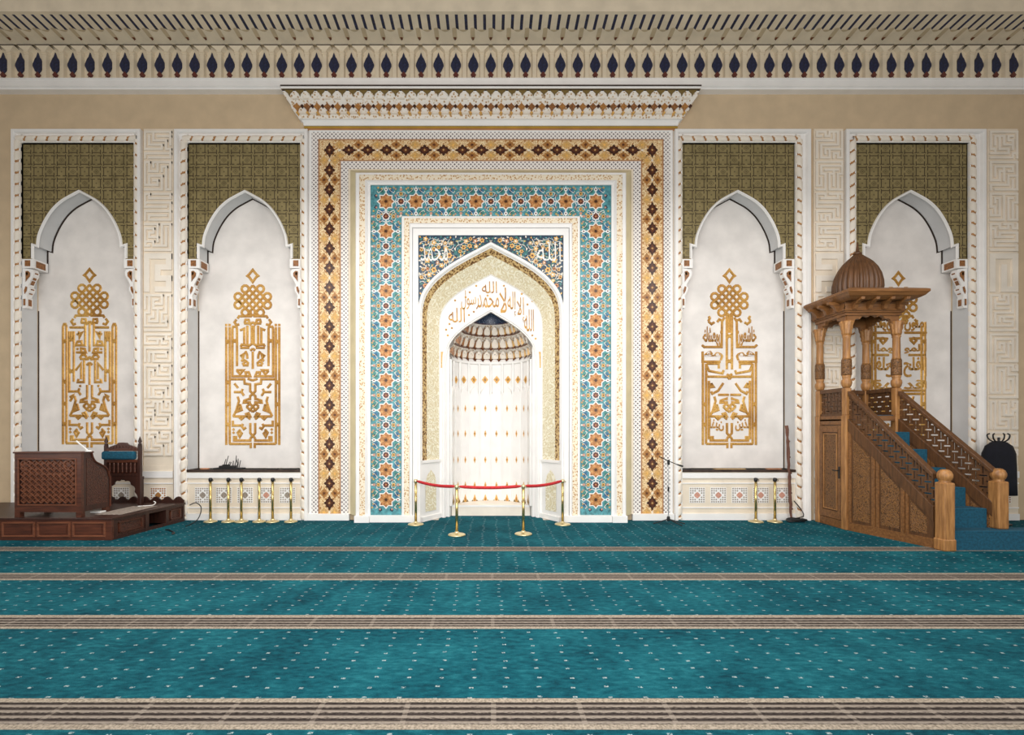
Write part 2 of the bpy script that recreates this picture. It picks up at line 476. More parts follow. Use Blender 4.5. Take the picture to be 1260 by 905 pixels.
# stroke data: half panels in photo pixels (dx from the panel axis, y), mirrored
def knot_strokes(top):
    R_, CL, seen = [], [], set()
    y0 = top+38.0
    for r, cols in ((-3, (0,)), (-2, (-1, 1)), (-1, (-2, 0, 2)), (0, (-3, -1, 1, 3)), (1, (-2, 0, 2)), (2, (-1, 1)), (3, (0,))):
        for c_ in cols:
            x, y = c_*4.45, y0+r*4.7
            for p, q in (((x-4.45, y), (x, y-4.7)), ((x, y-4.7), (x+4.45, y)), ((x+4.45, y), (x, y+4.7)), ((x, y+4.7), (x-4.45, y))):
                k = (round(p[0]+q[0], 1), round(p[1]+q[1], 1))
                if k not in seen: seen.add(k); R_.append([p, q])
    for x, y in ((-9.3, -14.5), (9.3, -14.5), (-18, -5), (18, -5), (-18, 5.2), (18, 5.2), (-9.3, 14.5), (9.3, 14.5)):
        CL.append(circle(x, y0+y, 4.4, 10))
    CL.append([(0, top), (4.4, top+5.5), (6.6, top+7.4), (4.2, top+9), (0, top+15), (-4.2, top+9), (-6.6, top+7.4), (-4.4, top+5.5)])
    return R_, CL
LOW = [   # shared lower field (dx <= 0 side), y in photo px for the far left panel
    [(-3.3, 492), (-3.3, 490), (-10.5, 492.5), (-11, 495), (-2, 494.5)],
    [(-7.5, 500), (-3.7, 496), (0, 500), (-3.7, 504), (-7.5, 500)],
    [(0, 500), (-3.2, 503.5), (0, 506.5)],
    [(-18.5, 487.5), (-17, 493), (-20.5, 505), (-24, 512)],
    [(-15.5, 497), (-18.5, 506), (-13.5, 504), (-15.5, 497)],
    [(-24, 512), (-3, 512), (-5, 508), (-8.2, 509), (-6.5, 512.5), (-3, 515.5)],
    [(-17, 512.5), (-14, 515.5), (-11, 513)],
    [(-24.5, 517), (-24.5, 523.2), (-13.5, 523.2)],
    [(-12, 521), (-13.5, 524), (-11, 527.5), (-8.2, 525.5)],
    [(-3, 520), (-3, 532.5), (0, 536), (3, 539)],
    [(-3, 539), (-3, 541.6), (-20.5, 541.6), (-20.5, 537.5), (-23, 537.5), (-23, 543)],
    [(-16.5, 530), (-13.5, 533), (-16, 537), (-18.4, 532), (-15, 528)],
    [(-28.6, 545.8), (-2.5, 545.8), (-2.5, 551)],
]
DOTS = [(-23.5, 528), (-23.5, 532)]
PILL = [[(-32.6, 402), (-32.6, 547)], [(-28.4, 402), (-28.4, 546)]]
def crosses(x0, x1, ys):
    out = []
    for y in ys: out += [[(x0, y-2.2), (x1, y+2.2)], [(x1, y-2.2), (x0, y+2.2)]]
    return out
BASEK = [[(-2.6, 381), (-2.6, 388.6), (-17, 388.6), (-18.5, 391.5)], [(-20, 392.5), (-22.5, 396), (-20, 399.6), (-16.5, 398.5)],
         [(-10, 397), (-9, 392.8), (-5, 393), (-4, 397.4), (-10.5, 397.4)], [(-4, 399.5), (0, 395.8)]]
UP0 = [   # far left panel, upper field
    [(-32.6, 402), (-31.4, 399), (-29.6, 399), (-28.4, 402)],
    [(-25, 408), (-25, 482), (-13.5, 482)], [(-19.4, 408), (-19.4, 470)], [(-22.2, 408), (-22.2, 420)],
    [(-24, 403.2), (-6, 403.2)], [(-5.4, 398), (-5.4, 425.2), (-16.5, 425.2), (-15, 420.8), (-10, 420.3), (-9.5, 424)],
    [(0, 398), (0, 433)], [(-15.5, 412), (-9, 409.5), (-12.5, 416.5), (-13, 408)],
    [(-16, 434), (-4.5, 434), (-6, 429.5), (-10.5, 429), (-10, 433)], [(-15.5, 429.5), (-13.5, 430)],
    [(-12, 441), (-9.5, 437), (-5.5, 437), (-3, 441.5)], [(-11.5, 442), (-2, 442.2), (0, 439)],
    [(-6.8, 443), (-6.8, 470.5), (-14.5, 470.5), (-13.6, 466.5)], [(-17, 456), (-10.5, 447.5), (-10.3, 467)],
    [(0, 447.5), (0, 474)], [(-3.5, 449.5), (0, 446.5)],
    [(-3, 474), (-3, 489)], [(-12.4, 478), (-13.8, 482), (-10.8, 486.5)], [(-12.2, 475.5), (-10.2, 475)],
    [(-24.2, 489), (-20, 486.5), (-21.5, 490), (-24, 494)]]+crosses(-25, -19.4, (418, 457))
UP1 = [   # alcove beside the prayer niche, left
    [(-32.6, 401), (-32.6, 398)], [(-28.4, 401), (-28.4, 398)],
    [(-25, 404), (-24, 401.5), (-20, 401.5), (-19.4, 404)], [(-25, 404), (-25, 462.5), (-3, 462.5), (-5, 457.5), (-9, 457.5), (-8, 462)],
    [(-19.4, 404), (-19.4, 450)], [(-15.5, 406), (-10.5, 404), (-10.5, 424)], [(-6.6, 400), (-6.6, 424)], [(-1.2, 400), (-1.2, 422)],
    [(-15, 426), (-13.5, 423.5), (-4, 424.5), (0, 422)], [(-15, 427.5), (-4, 427.5)],
    [(-15, 438), (-10, 434), (-12, 440), (-15, 436)], [(-9, 431.5), (-7, 436), (-6.5, 441)], [(-3, 431), (0, 428.5)],
    [(-12.5, 448), (-9, 443.5), (-6, 446), (-6.5, 449), (-12, 449)], [(0, 432), (0, 453.5)], [(-14, 444), (-10.5, 441)],
    [(-20, 455), (-11.5, 455), (-15.6, 460), (-19.5, 455.8)],
    [(-28, 466.2), (-10.5, 466.2), (-10, 471.5), (-3.2, 472.5), (-3.2, 481), (0, 484), (3.2, 487), (3.2, 491)], [(-6, 465.5), (0, 467.8)],
    [(-22.5, 471.5), (-18, 477)], [(-23, 482), (-12.5, 482)], [(-12.4, 478), (-13.8, 482), (-10.8, 486.5)]]+crosses(-25, -19.4, (419,))
UP2 = [   # alcove beside the prayer niche, right
    [(0, 386), (0, 409)], [(-3.2, 386), (-3.2, 454)], [(-26, 395), (-24, 391), (-25.5, 388.5)], [(-26, 395), (-22, 398.3), (-18.5, 396)],
    [(-15, 396), (-12.5, 392.4), (-9, 394), (-9.5, 426.5), (-31, 426.5), (-34, 424)], [(-6, 390), (-9, 395)],
    [(-33, 432), (-33, 444.6), (-11, 444.6)],
    [(-28, 447), (-13, 447), (-13, 453)], [(-28, 449), (-25, 456), (-8.5, 459), (-7, 455)], [(-28, 463), (-2.5, 463.2), (0, 466)], [(-28, 459.5), (-28, 463)],
    [(-22.5, 471), (-19.5, 475.5), (-23, 476), (-22, 471)], [(-7.5, 471), (-14, 480.5), (-21, 484), (-22.5, 481)], [(-14, 485.4), (-1, 485.4)]]+crosses(-3.2, 3.2, (413, 444, 462))
UP3 = [   # far alcove, seen through the pulpit canopy
    [(-33, 396), (-33, 409)], [(-34.5, 409.2), (-7, 409.2)],
    [(-33.5, 412), (-28, 412), (-28, 416), (-13, 416.5)], [(-19, 415), (-15.4, 419), (-19, 422.5), (-22, 419), (-19, 415)], [(-33, 417), (-33, 432)],
    [(-33, 436.6), (-12, 436.6)], [(-33, 440), (-33, 463)], [(-33, 480.5), (-1, 480.5)], [(-33, 478), (-33, 469)], [(-33, 484.5), (-4, 484.5), (-4, 492)]]
# words of the mirrored script: glyphs in drawing order, box (dx0, dx1, y top, y bottom) on the axis' far side, mirrored on the other
WORDS = {2: [('\uFEE5\uFEEE\uFECC\uFEB7\uFE8E\uFEA7', 8.5, 33, 401, 426), ('\uFEE2\uFEEB', 8, 31, 431, 443), ('\uFEE6\uFEF3\uFEAC\uFEDF', 7, 24.5, 514.5, 530)],
         3: [('\uFEE5\uFEEE\uFEE8\uFEE3', 7, 31, 393, 407.5), ('\uFEEE\uFEE4\uFEDF\uFE8D', 7, 30, 423, 435), ('\uFEA2\uFEE0\uFED3\uFE8D', 6, 30.5, 439, 464), ('\uFEAA\uFED7', 6, 31, 467, 478.5)]}

def calligraphy(idx, cx, dy, Y, parent):
    b = MB(); w = 3.2*S*1.03
    def q(p, m_): return (PX(cx, Y)+m_*p[0]*(D0+Y)/F, PZ(p[1]+dy, Y))
    for closed, group_ in zip((False, True), knot_strokes(331.5 if idx != 3 else 335)):
        for pl in group_: b.ribbon([q(p, 1) for p in pl], w*1.02, Y, .014, 'gold', closed)
    up = (UP0, UP1, UP2, UP3)[idx]
    low = LOW if idx != 2 else [p for p in LOW if p not in (LOW[7], LOW[8], LOW[11])]
    data = up+low+(BASEK if idx in (0, 1) else [])
    if idx != 2: data = data+PILL+crosses(-32.6, -28.4, (420, 470, 497, 522))
    else: data = data+[[(-32.6, 437), (-32.6, 547)], [(-28.6, 447), (-28.6, 546)], [(-25.2, 468), (-25.2, 540)]]+crosses(-32.6, -28.6, (497, 522))
    if idx == 3: data = data+BASEK
    for pl in data:
        for m_ in (1, -1):
            if all(abs(p[0]) < 1e-6 for p in pl) and m_ == -1: continue
            b.ribbon([q(p, m_) for p in pl], w, Y, .014, 'gold')
    for d_ in (DOTS if idx != 2 else ()):
        for m_ in (1, -1): x, z = q(d_, m_); b.prism(star(x, z, .034, .024, 4), Y-.012, Y, 'gold')
    for s_, u0, u1, ya, yb in WORDS.get(idx, ()):
        xa, za = q((u0, yb), 1); xb, zb_ = q((u1, ya), 1)
        a = arabic(s_, .3, 'gold', '', None, xa, za, Y-.005, x1=xb, z1=zb_, thin=.0085)
        ax = PX(cx, Y)
        for m_ in (1, -1):
            o = len(b.v); b.v += [(ax+m_*(p[0]-ax), p[1], p[2]) for p in a.v]
            b.f += [tuple(i+o for i in (f_ if m_ == 1 else f_[::-1])) for f_ in a.f]; b.mi += [b.mat('gold')]*len(a.f)
    return b.build('calligraphy', parent)

NAMES = ['white arched alcove behind the carved desk and chair, with tree-shaped gold script',
         'white arched alcove between labyrinth strip and mihrab, six brass posts below its sill',
         'white arched alcove with a knotty stick and two brass posts below its sill',
         'white arched alcove partly hidden behind the domed wooden pulpit']
EXT = [(79, 79), (84, 79), (79, 87), (83, 88)]
for idx, c in enumerate(BAYS):
    t = thing('arched_alcove', NAMES[idx], 'alcove', (0, 0, 0), 'arched alcoves along the prayer wall')
    xl, xr, cz = PX(c-HWP), PX(c+HWP), PX(c)
    zt, zb = PZ(PANEL_TOP), PZ(318.5)
    # outer frame with inner fillet
    eL, eR = EXT[idx]
    ztop = PZ(161.5)
    def fr(o, zt_): return None
    b = MB()
    path = [(PX(c-eL), .0), (PX(c-eL), ztop), (PX(c+eR), ztop), (PX(c+eR), .0)]
    wl = (min(eL, eR)-HWP-7.5)*S
    b.sweep(path, [(0, .0), (0, -.085), (.012, -.1), (.06, -.1), (.075, -.08), (.09, -.02)], 'white')
    wL, wR, wT = (eL-HWP)*S, (eR-HWP)*S, (PANEL_TOP-161.5)*S
    for x0, x1, z0, z1 in ((PX(c-eL), xl, 0, ztop), (xr, PX(c+eR), 0, ztop), (xl, xr, zt, ztop)):
        b.box(x0+.03, x1-.0 if x1 != PX(c+eR) else x1-.03, -.03, .0, z0, z1-.03 if z1 == ztop else z1, 'white')
    b.sweep([(xl-.03, 0), (xl-.03, zt+.03), (xr+.03, zt+.03), (xr+.03, 0)], [(0, -.03), (0, -.05), (.03, -.05), (.03, .03)], 'white')
    b.build('frame', t)
    s_ = 1 if c < 604 else -1
    ro = 4.2*S
    rope(xl-ro, .03, xl-ro, zt+ro*.7, -1).build('rope_moulding', t, smooth=True)
    rope(xr+ro, .03, xr+ro, zt+ro*.7, 1).build('rope_moulding', t, smooth=True)
    rope(xl-ro, zt+ro+.01, xr+ro, zt+ro+.01, s_).build('rope_moulding', t, smooth=True)
    # spandrel with arch cut and stepped springing
    a = arch(cz, PZ(235), 51.5*S, PZ(301), SIDEARCH)
    st = 57.5*S
    cut = [(cz+st, zb), (cz+st, PZ(301))]+a[::-1][1:-1]+[(cz-st, PZ(301)), (cz-st, zb)]
    outline = [(xl, zb), (xl, zt), (xr, zt), (xr, zb)]+cut
    b = MB(); b.prism(outline, .02, .021, 'olive'); b.build('lattice_spandrel', t)
    b = MB(); Y1 = .35
    for i in range(len(cut)-1):
        p, q = cut[i], cut[i+1]
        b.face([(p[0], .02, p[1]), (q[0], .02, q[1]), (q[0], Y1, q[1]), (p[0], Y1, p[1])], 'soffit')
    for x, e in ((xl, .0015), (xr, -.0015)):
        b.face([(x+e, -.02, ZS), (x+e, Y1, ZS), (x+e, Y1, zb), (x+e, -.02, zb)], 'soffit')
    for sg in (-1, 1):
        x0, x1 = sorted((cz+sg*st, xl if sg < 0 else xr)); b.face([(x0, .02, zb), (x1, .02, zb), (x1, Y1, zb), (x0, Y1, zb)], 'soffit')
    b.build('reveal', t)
    b = MB(); b.ribbon(cut, .058, .02, .03, 'white'); b.ribbon([(xl, zb), (cz-st, zb)], .03, .02, .02, 'olivebr'); b.ribbon([(xr, zb), (cz+st, zb)], .03, .02, .02, 'olivebr')
    b.build('arch_trim', t)
    b = MB(); b.ribbon([(x, z) for x, z in cut], .036, DEP-.001, .004, 'dkline')
    for x in (xl+.008, xr-.008): b.box(x-.012, x+.012, DEP-.012, DEP, ZS, PZ(378), 'dkline')
    b.build('outline_shade', t)  # dark strip round the reveal's back edge: shade put into the colour
    # brackets
    sil = [(0, 319), (13.6, 319), (13.6, 330), (11.8, 331.5), (13.4, 335), (12.8, 339), (9.8, 344), (7, 350), (6.4, 352), (8.4, 354), (7.8, 358), (5.4, 362), (4, 365), (5, 366), (5, 377), (4, 379), (0, 379)]
    for sg, xe in ((1, xl), (-1, xr)):
        f = lambda p: (xe+sg*p[0]*S, PZ(p[1]))
        b = MB(); b.prism([f(p) for p in [(0, 318.6), (14, 318.6), (14, 330), (0, 330)]], .0, .345, 'white'); b.prism([f(p) for p in [(0, 330)]+sil[3:]], .01, .15, 'white', back=True)
        for poly, k in (([(3.2, 320.5), (9.8, 320.5), (9.8, 327.8), (3.2, 327.8)], 'inlay'),
                        ([(4, 334), (7, 333.5), (9.6, 336), (9.4, 340), (6, 344), (4.2, 347)], 'inlay'),
                        ([(4.6, 335.5), (6.4, 335), (7.2, 337.5), (5.2, 339.5)], 'ltan'),
                        ([(4, 352.5), (6, 353.5), (5.2, 358), (3, 362), (2.2, 358)], 'inlay'), ([(1.4, 368), (3.6, 368), (3.6, 376), (1.4, 376)], 'inlay')):
            b.prism([f(p) for p in poly], -.006, .0, k)
        for p, q in (((14.1, 320.5), (14.1, 328.5)), ((13.5, 335.3), (10.2, 344)), ((9.6, 345), (7.4, 350)), ((8.4, 355), (5.7, 361.6)), ((5.1, 368), (5.1, 376))):
            (xa, za), (xb, zb2) = f(p), f(q); e = .004*sg
            ya_, yb_ = (.05, .28) if p[0] > 13.6 else (.04, .12)
            b.face([(xa+e, ya_, za), (xb+e, ya_, zb2), (xb+e, yb_, zb2), (xa+e, yb_, za)], 'inlay')
        b.build('bracket', t)
    # back plaster, gold script
    b = MB(); b.box(xl-.05, xr+.05, DEP, DEP+.05, ZS-.02, PZ(225), 'alcove'); b.build('back_panel', t)
    sh = {0: 13.2, 1: 10, 2: -10.5, 3: -15.5}[idx]
    calligraphy(idx, c+sh, {0: 0, 1: .8, 2: .8, 3: .5}[idx], DEP, t)
    # sill and dado
    b = MB(); b.box(xl-.0, xr+.0, -.06, DEP, ZS-.055, ZS, 'dkstone'); b.build('sill', t, bevel=.006)
    b = MB()
    z = lambda y: PZ(y)
    b.box(xl, xr, -.02, .0, 0, ZS-.055, 'cream')
    b.box(xl, xr, -.05, -.02, z(588.5), z(582), 'white'); b.box(xl, xr, -.035, -.02, z(595.5), z(594), 'white')
    b.box(xl, xr, -.035, -.02, z(625.5), z(624), 'white'); b.box(xl, xr, -.05, -.02, 0.0, z(632), 'white')
    n = 5; ts = 9.6*S
    for i in range(-2, 3):
        tx = cz+(i+.05)*26*S; tz = z(609.5)
        if tx-ts < xl+.02 or tx+ts > xr-.02: continue
        b.box(tx-ts, tx+ts, -.026, -.02, tz-ts, tz+ts, 'white')
        for r in range(7):
            for c2 in range(7):
                u, v = (r-3), (c2-3)
                if abs(u)+abs(v) < 3: continue
                edge = max(abs(u), abs(v)) == 3
                b.prism(star(tx+u*ts*.28, tz+v*ts*.28, ts*(.12 if not edge else .1), ts*(.085 if not edge else .1), 4, PI/4 if edge else 0), -.0285, -.02, 'greyline')
        b.prism(star(tx, tz, ts*.42, ts*.34, 4), -.03, -.02, 'rose' if c > 604 or i == 1 else 'greyline')
    b.build('dado', t)

# ------------------------------------------------------------------ carved strips with square labyrinth relief
def labyrinth(nc, nr, seed):
    rnd = random.Random(seed); seen = {(0, 0)}; stack = [(0, 0)]; cells = set([(0, 0)]); last = None
    while stack:
        c_ = stack[-1]; opts = []
        for d_ in ((1, 0), (-1, 0), (0, 1), (0, -1)):
            p = (c_[0]+d_[0], c_[1]+d_[1])
            if 0 <= p[0] < nc and 0 <= p[1] < nr and p not in seen: opts.append((d_, p))
        if not opts: stack.pop(); last = None; continue
        d_, p = next((o for o in opts if o[0] == last and rnd.random() < .55), None) or rnd.choice(opts)
        seen.add(p); stack.append(p); last = d_
        cells.add((2*c_[0]+d_[0], 2*c_[1]+d_[1])); cells.add((2*p[0], 2*p[1]))
    return cells
def bars(b, cells, x0, z0, pw, ph, y, h, k):
    """merge runs of filled cells into long raised bars"""
    used = set()
    for (i, j) in sorted(cells):
        if (i, j) in used: continue
        n = 1
        while (i+n, j) in cells: n += 1
        m_ = 1
        while (i, j+m_) in cells: m_ += 1
        if n >= m_:
            for q in range(n): used.add((i+q, j))
            b.box(x0+i*pw, x0+(i+n)*pw, y-h*1.06, y, z0+j*ph, z0+(j+1)*ph, k)
        else:
            for q in range(m_): used.add((i, j+q))
            b.box(x0+i*pw, x0+(i+1)*pw, y-h, y, z0+j*ph, z0+(j+m_)*ph, k)
STR = [(178.5, 215, 'pale carved labyrinth strip above the dark carved chair and stage'),
       (1000, 1036, 'pale carved labyrinth strip rising behind the fluted pulpit dome'),
       (1212.5, 1250, 'pale carved labyrinth strip at the wall end above the navy coat')]
for si, (xa, xb, lb) in enumerate(STR):
    t = thing('carved_pilaster', lb, 'pilaster', (0, 0, 0), 'carved labyrinth strips')
    x0, x1 = PX(xa), PX(xb)
    b = MB(); b.box(x0, x1, -.04, .0, PZ(573), PZ(160), 'cream'); b.build('backing', t)
    b = MB(); yv = [162, 199, 238, 275, 312, 362, 410, 448, 492, 530, 562]
    for i in range(len(yv)-1):
        zt_, zb_ = PZ(yv[i]), PZ(yv[i+1]); hgt = zt_-zb_-.05
        nr = max(3, round(hgt/(x1-x0-.04)*7)); nc = 7
        if i == 4: nc, nr = 3, 4
        pw = (x1-x0-.05)/(2*nc-1); ph = hgt/(2*nr-1)
        bars(b, labyrinth(nc, nr, 31*si+i+5), x0+.025, zb_+.025, pw, ph, -.04, .035, 'warmwhite')
    b.build('relief', t)
    b = MB()
    b.box(x0, x1, -.05, .0, 0, PZ(573)-.0, 'cream'); b.box(x0, x1, -.075, -.05, PZ(588), PZ(580), 'white')
    b.box(x0, x1, -.065, -.05, PZ(595.5), PZ(594), 'white'); b.box(x0, x1, -.065, -.05, PZ(625.5), PZ(624), 'white'); b.box(x0, x1, -.08, -.05, 0, PZ(632), 'white')
    tx, tz, ts = (x0+x1)/2, PZ(609.5), 9.6*S
    b.box(tx-ts, tx+ts, -.056, -.05, tz-ts, tz+ts, 'white')
    for r in range(7):
        for c2 in range(7):
            u, v = r-3, c2-3
            if abs(u)+abs(v) < 3: continue
            b.prism(star(tx+u*ts*.28, tz+v*ts*.28, ts*.12, ts*.1, 4, PI/4 if max(abs(u), abs(v)) == 3 else 0), -.0585, -.05, 'tanb')
    b.prism(star(tx, tz, ts*.42, ts*.34, 4), -.06, -.05, 'tanb')
    b.build('dado', t)

# ------------------------------------------------------------------ stalactite cornice across the wall
t = thing('muqarnas_cornice', 'beige stalactite cornice with dark blue lozenges running along the wall top', 'cornice', (0, 0, PZ(108)))
OZ = PZ(108)
def cpart(b, name, smooth=False, bevel=0.0):
    b.v = [(x, y, z-OZ) for x, y, z in b.v]; return b.build(name, t, smooth, bevel)
YB, PIT = -.16, 21.6*S*.985
b = MB(); zA, zB = PZ(108.5, -.2), PZ(96.5, -.2)
b.prismx([(0, zA), (-.16, zA), (-.16, zA+.03), (-.2, zA+.05), (-.2, zB-.03), (-.22, zB-.02), (-.22, zB), (0, zB)], -15, 15, 'white'); cpart(b, 'lower_moulding')
zC = PZ(56, YB)
b = MB(); b.box(-15, 15, YB+.1, .02, zB, zC+.1, 'sand'); cpart(b, 'back_panel')
NU = 37
# one unit: colonnette with cap; lozenge in a shallow recess between
X0 = PX(604-.5*21.6)
cm = MB()
for (w, d, z0, z1) in ((.075, .09, zB, zB+.06), (.06, .075, zB+.06, zC-.14), (.075, .085, zC-.17, zC-.14), (.07, .1, zC-.14, zC-.1)):
    cm.hexa([(-w, YB+.1, z0), (-w*.7, YB+.1-d, z0), (w*.7, YB+.1-d, z0), (w, YB+.1, z0), (-w, YB+.1, z1), (-w*.7, YB+.1-d, z1), (w*.7, YB+.1-d, z1), (w, YB+.1, z1)], 'sand')
cm.hexa([(-.07, YB+.1, zC-.1), (-.05, YB, zC-.1), (.05, YB, zC-.1), (.07, YB+.1, zC-.1), (-.15, YB+.1, zC-.02), (-.15, YB-.03, zC-.02), (.15, YB-.03, zC-.02), (.15, YB+.1, zC-.02)], 'sand')
cm.box(-.15, .15, YB-.04, YB+.1, zC-.02, zC-.006, 'dkline')
lz = MB()
zc = (zB+zC)/2
H_ = zC-zB
oz_ = [(0, zB+.88*H_), (.035, zB+.74*H_), (.06, zB+.7*H_), (.11, zB+.54*H_), (.112, zB+.48*H_), (.06, zB+.33*H_), (.035, zB+.3*H_), (0, zB+.2*H_)]
pts = oz_+[(-x, z) for x, z in oz_[1:-1][::-1]]
lz.prism(pts, YB+.075, YB+.1, 'dnavy')
lz.prism([(-.06, zB+.22*H_), (0, zB+.32*H_), (.06, zB+.22*H_), (.03, zB+.16*H_), (.05, zB+.1*H_), (-.05, zB+.1*H_), (-.03, zB+.16*H_)], YB+.07, YB+.1, 'maroon')
lz.prism([(-.05, zB), (.05, zB), (0, zB+.13*H_)], YB+.05, YB+.1, 'white')
first = None
for i in range(-NU, NU+1):
    xx = X0+i*PIT
    for nm, src in (('colonnette', cm), ('lozenge', lz)):
        if i == -NU:
            src.v = [(x, y, z-OZ) for x, y, z in src.v]; o = src.build(nm, t)
            if nm == 'colonnette': co = o
            else: lo = o
        else:
            o = (co if nm == 'colonnette' else lo).copy(); C.objects.link(o)
        o.location = (xx+(0 if nm == 'colonnette' else PIT/2), 0, 0)
# coved shell tier: each cell is a ribbed half shell above a lozenge, leaning out into the room
b = MB()
zD, zE = PZ(42, -.42), PZ(31, -.75)
ns = 8
for i in range(-NU, NU+1):
    xx = X0+i*PIT+PIT/2
    rows = []
    for j in range(5):
        w = j/4
        yy_ = YB-.03-(.34)*w**1.5; z_ = zC+(zD-zC)*w
        rows.append([(xx+PIT*(q/ns-.5), yy_+(-.05*math.sin(PI*q/ns)*(1-w)**.5 if False else .055*math.cos(2*PI*q/ns)*w), z_) for q in range(ns+1)])
    for j in range(4):
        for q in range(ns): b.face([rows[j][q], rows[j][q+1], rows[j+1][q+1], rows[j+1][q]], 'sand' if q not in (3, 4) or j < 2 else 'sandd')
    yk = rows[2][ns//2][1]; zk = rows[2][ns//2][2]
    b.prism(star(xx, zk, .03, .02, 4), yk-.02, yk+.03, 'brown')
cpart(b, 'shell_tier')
b = MB()
for i in range(-NU*2, NU*2+1):
    xx = X0+i*PIT/2
    yA, yB2 = YB-.39, YB-.78
    for q, k in ((0, 'sand'), (1, 'dnavy')):
        xa_, xb_ = (xx-PIT*.25, xx+PIT*.09) if q == 0 else (xx+PIT*.09, xx+PIT*.25)
        e = 0 if q == 0 else .05
        b.hexa([(xa_, yA+e, zD), (xb_, yA+e, zD), (xb_, yA+.3, zD+.02), (xa_, yA+.3, zD+.02), (xa_, yB2+e, zE+.1), (xb_, yB2+e, zE+.1), (xb_, yA+.3, zE+.12), (xa_, yA+.3, zE+.12)], k)
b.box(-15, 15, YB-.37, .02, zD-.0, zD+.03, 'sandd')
b.box(-15, 15, YB-.8, .02, zE+.1, zE+.9, 'sand')
cpart(b, 'upper_tier')

# ------------------------------------------------------------------ crown over the mihrab
t = thing('stepped_canopy', 'white and gold stepped crown moulding projecting above the mihrab', 'cornice', (0, 0, PZ(160)))
OZ = PZ(160)
def crown_layer(name, prof, k, smooth=False):
    """strip that follows the plan: front and both mitred returns; prof [(out, z)]"""
    b = MB(); hw = 224*S
    for i in range(len(prof)-1):
        (o0, z0), (o1, z1) = prof[i], prof[i+1]
        kk = k[i] if isinstance(k, list) else k
        pa = [(-hw-o0, .0), (-hw-o0, -o0), (hw+o0, -o0), (hw+o0, .0)]
        pb = [(-hw-o1, .0), (-hw-o1, -o1), (hw+o1, -o1), (hw+o1, .0)]
        for j in range(3):
            b.face([(pa[j][0], pa[j][1], z0-OZ), (pa[j+1][0], pa[j+1][1], z0-OZ), (pb[j+1][0], pb[j+1][1], z1-OZ), (pb[j][0], pb[j][1], z1-OZ)], kk)
    return b.build(name, t)
q = lambda y, o: (o, 2+(HY-y)*(D0-o)/F)
crown_layer('base_fillet', [(.0, PZ(161)), q(160.5, .05), q(158.2, .05)], 'sandline')
crown_layer('gold_fillet', [q(158.2, .05), q(157.6, .075), q(155.6, .075), q(155, .07)], ['goldline', 'goldline', 'olivebr'])
crown_layer('cavetto', [q(155, .07), q(154, .085), q(151, .09), q(148, .12), q(146.6, .15), q(146, .16)], ['white']*5)
crown_layer('stalactite_ground', [q(146, .16), q(144, .17), q(133, .27), q(129, .28), q(118, .38), q(113, .40)], ['stal']*5)
crown_layer('top_slab', [q(113, .40), q(112, .41), q(110, .41), q(109, .43), q(106.6, .43), q(106.2, .44), q(104.4, .44), q(104.2, .44)]+[(.0, q(104.2, .44)[1])], ['white', 'dkline', 'olivebr', 'white', 'white', 'dkstone', 'dkstone', 'white'])  # dark band beneath the slab edge: its shadow is painted in
# rows of hanging cells
hw = 224*S
def slope(y): return .16+.24*(146-y)/33.0
n = 38
for kind, y0, y1 in (('top', 119, 112.8), ('mid', 138, 127)):
    b = MB(); o = slope((y0+y1)/2); k1 = 2*(hw+o)/(n+1)
    zt_ = 2+(HY-y1)*(D0-o)/F-OZ; zb_ = 2+(HY-y0)*(D0-o)/F-OZ; w = .095; zm = (zt_+zb_)/2
    for i in range(-n//2, n//2+1):
        xx = i*k1
        if kind == 'top': b.prism([(xx-w, zt_), (xx+w, zt_), (xx+.02, zb_+.05), (xx, zb_), (xx-.02, zb_+.05)], -o-.05, -o+.06, 'olivebr')
        else:
            b.prism(star(xx, zm, .08, .05, 4), -o-.045, -o+.06, 'tanb' if i % 2 else 'inlay')
            b.prism(star(xx+.115, zm+.01, .04, .028, 4), -o-.045, -o+.06, 'dkbrown')
            b.prism(star(xx, zm-.11, .03, .015, 4), -o-.02, -o+.09, 'ochre')
        o2 = slope(123 if kind == 'top' else 141); z_ = 2+(HY-(123 if kind == 'top' else 141))*(D0-o2)/F-OZ
        if i < n//2: b.prism([(xx+k1/2+.07*math.cos(a*PI/5), z_+.07*math.sin(a*PI/5)) for a in range(6)], -o2-.035, -o2+.06, 'warmwhite')
    b.build('upper_cell_row' if kind == 'top' else 'lower_cell_row', t)

# ------------------------------------------------------------------ mihrab
mh = thing('mihrab', 'tall white mihrab with turquoise star tile border and pointed prayer niche', 'mihrab')
def uframe(name, bands, zb=.14):
    """bands: (x outer, x inner, y outer, y inner, Y outer, Y inner, material) - three-sided mitred frames; returned as one part"""
    b = MB()
    for xo, xi, yo, yi, Yo, Yi, k in bands:
        A = [(-(604-xo)*(D0+Yo)/F, Yo, zb), (-(604-xo)*(D0+Yo)/F, Yo, PZ(yo, Yo)), ((604-xo)*(D0+Yo)/F, Yo, PZ(yo, Yo)), ((604-xo)*(D0+Yo)/F, Yo, zb)]
        B = [(-(604-xi)*(D0+Yi)/F, Yi, zb), (-(604-xi)*(D0+Yi)/F, Yi, PZ(yi, Yi)), ((604-xi)*(D0+Yi)/F, Yi, PZ(yi, Yi)), ((604-xi)*(D0+Yi)/F, Yi, zb)]
        for i in range(3): b.face([A[i], A[i+1], B[i+1], B[i]], k)
    return b
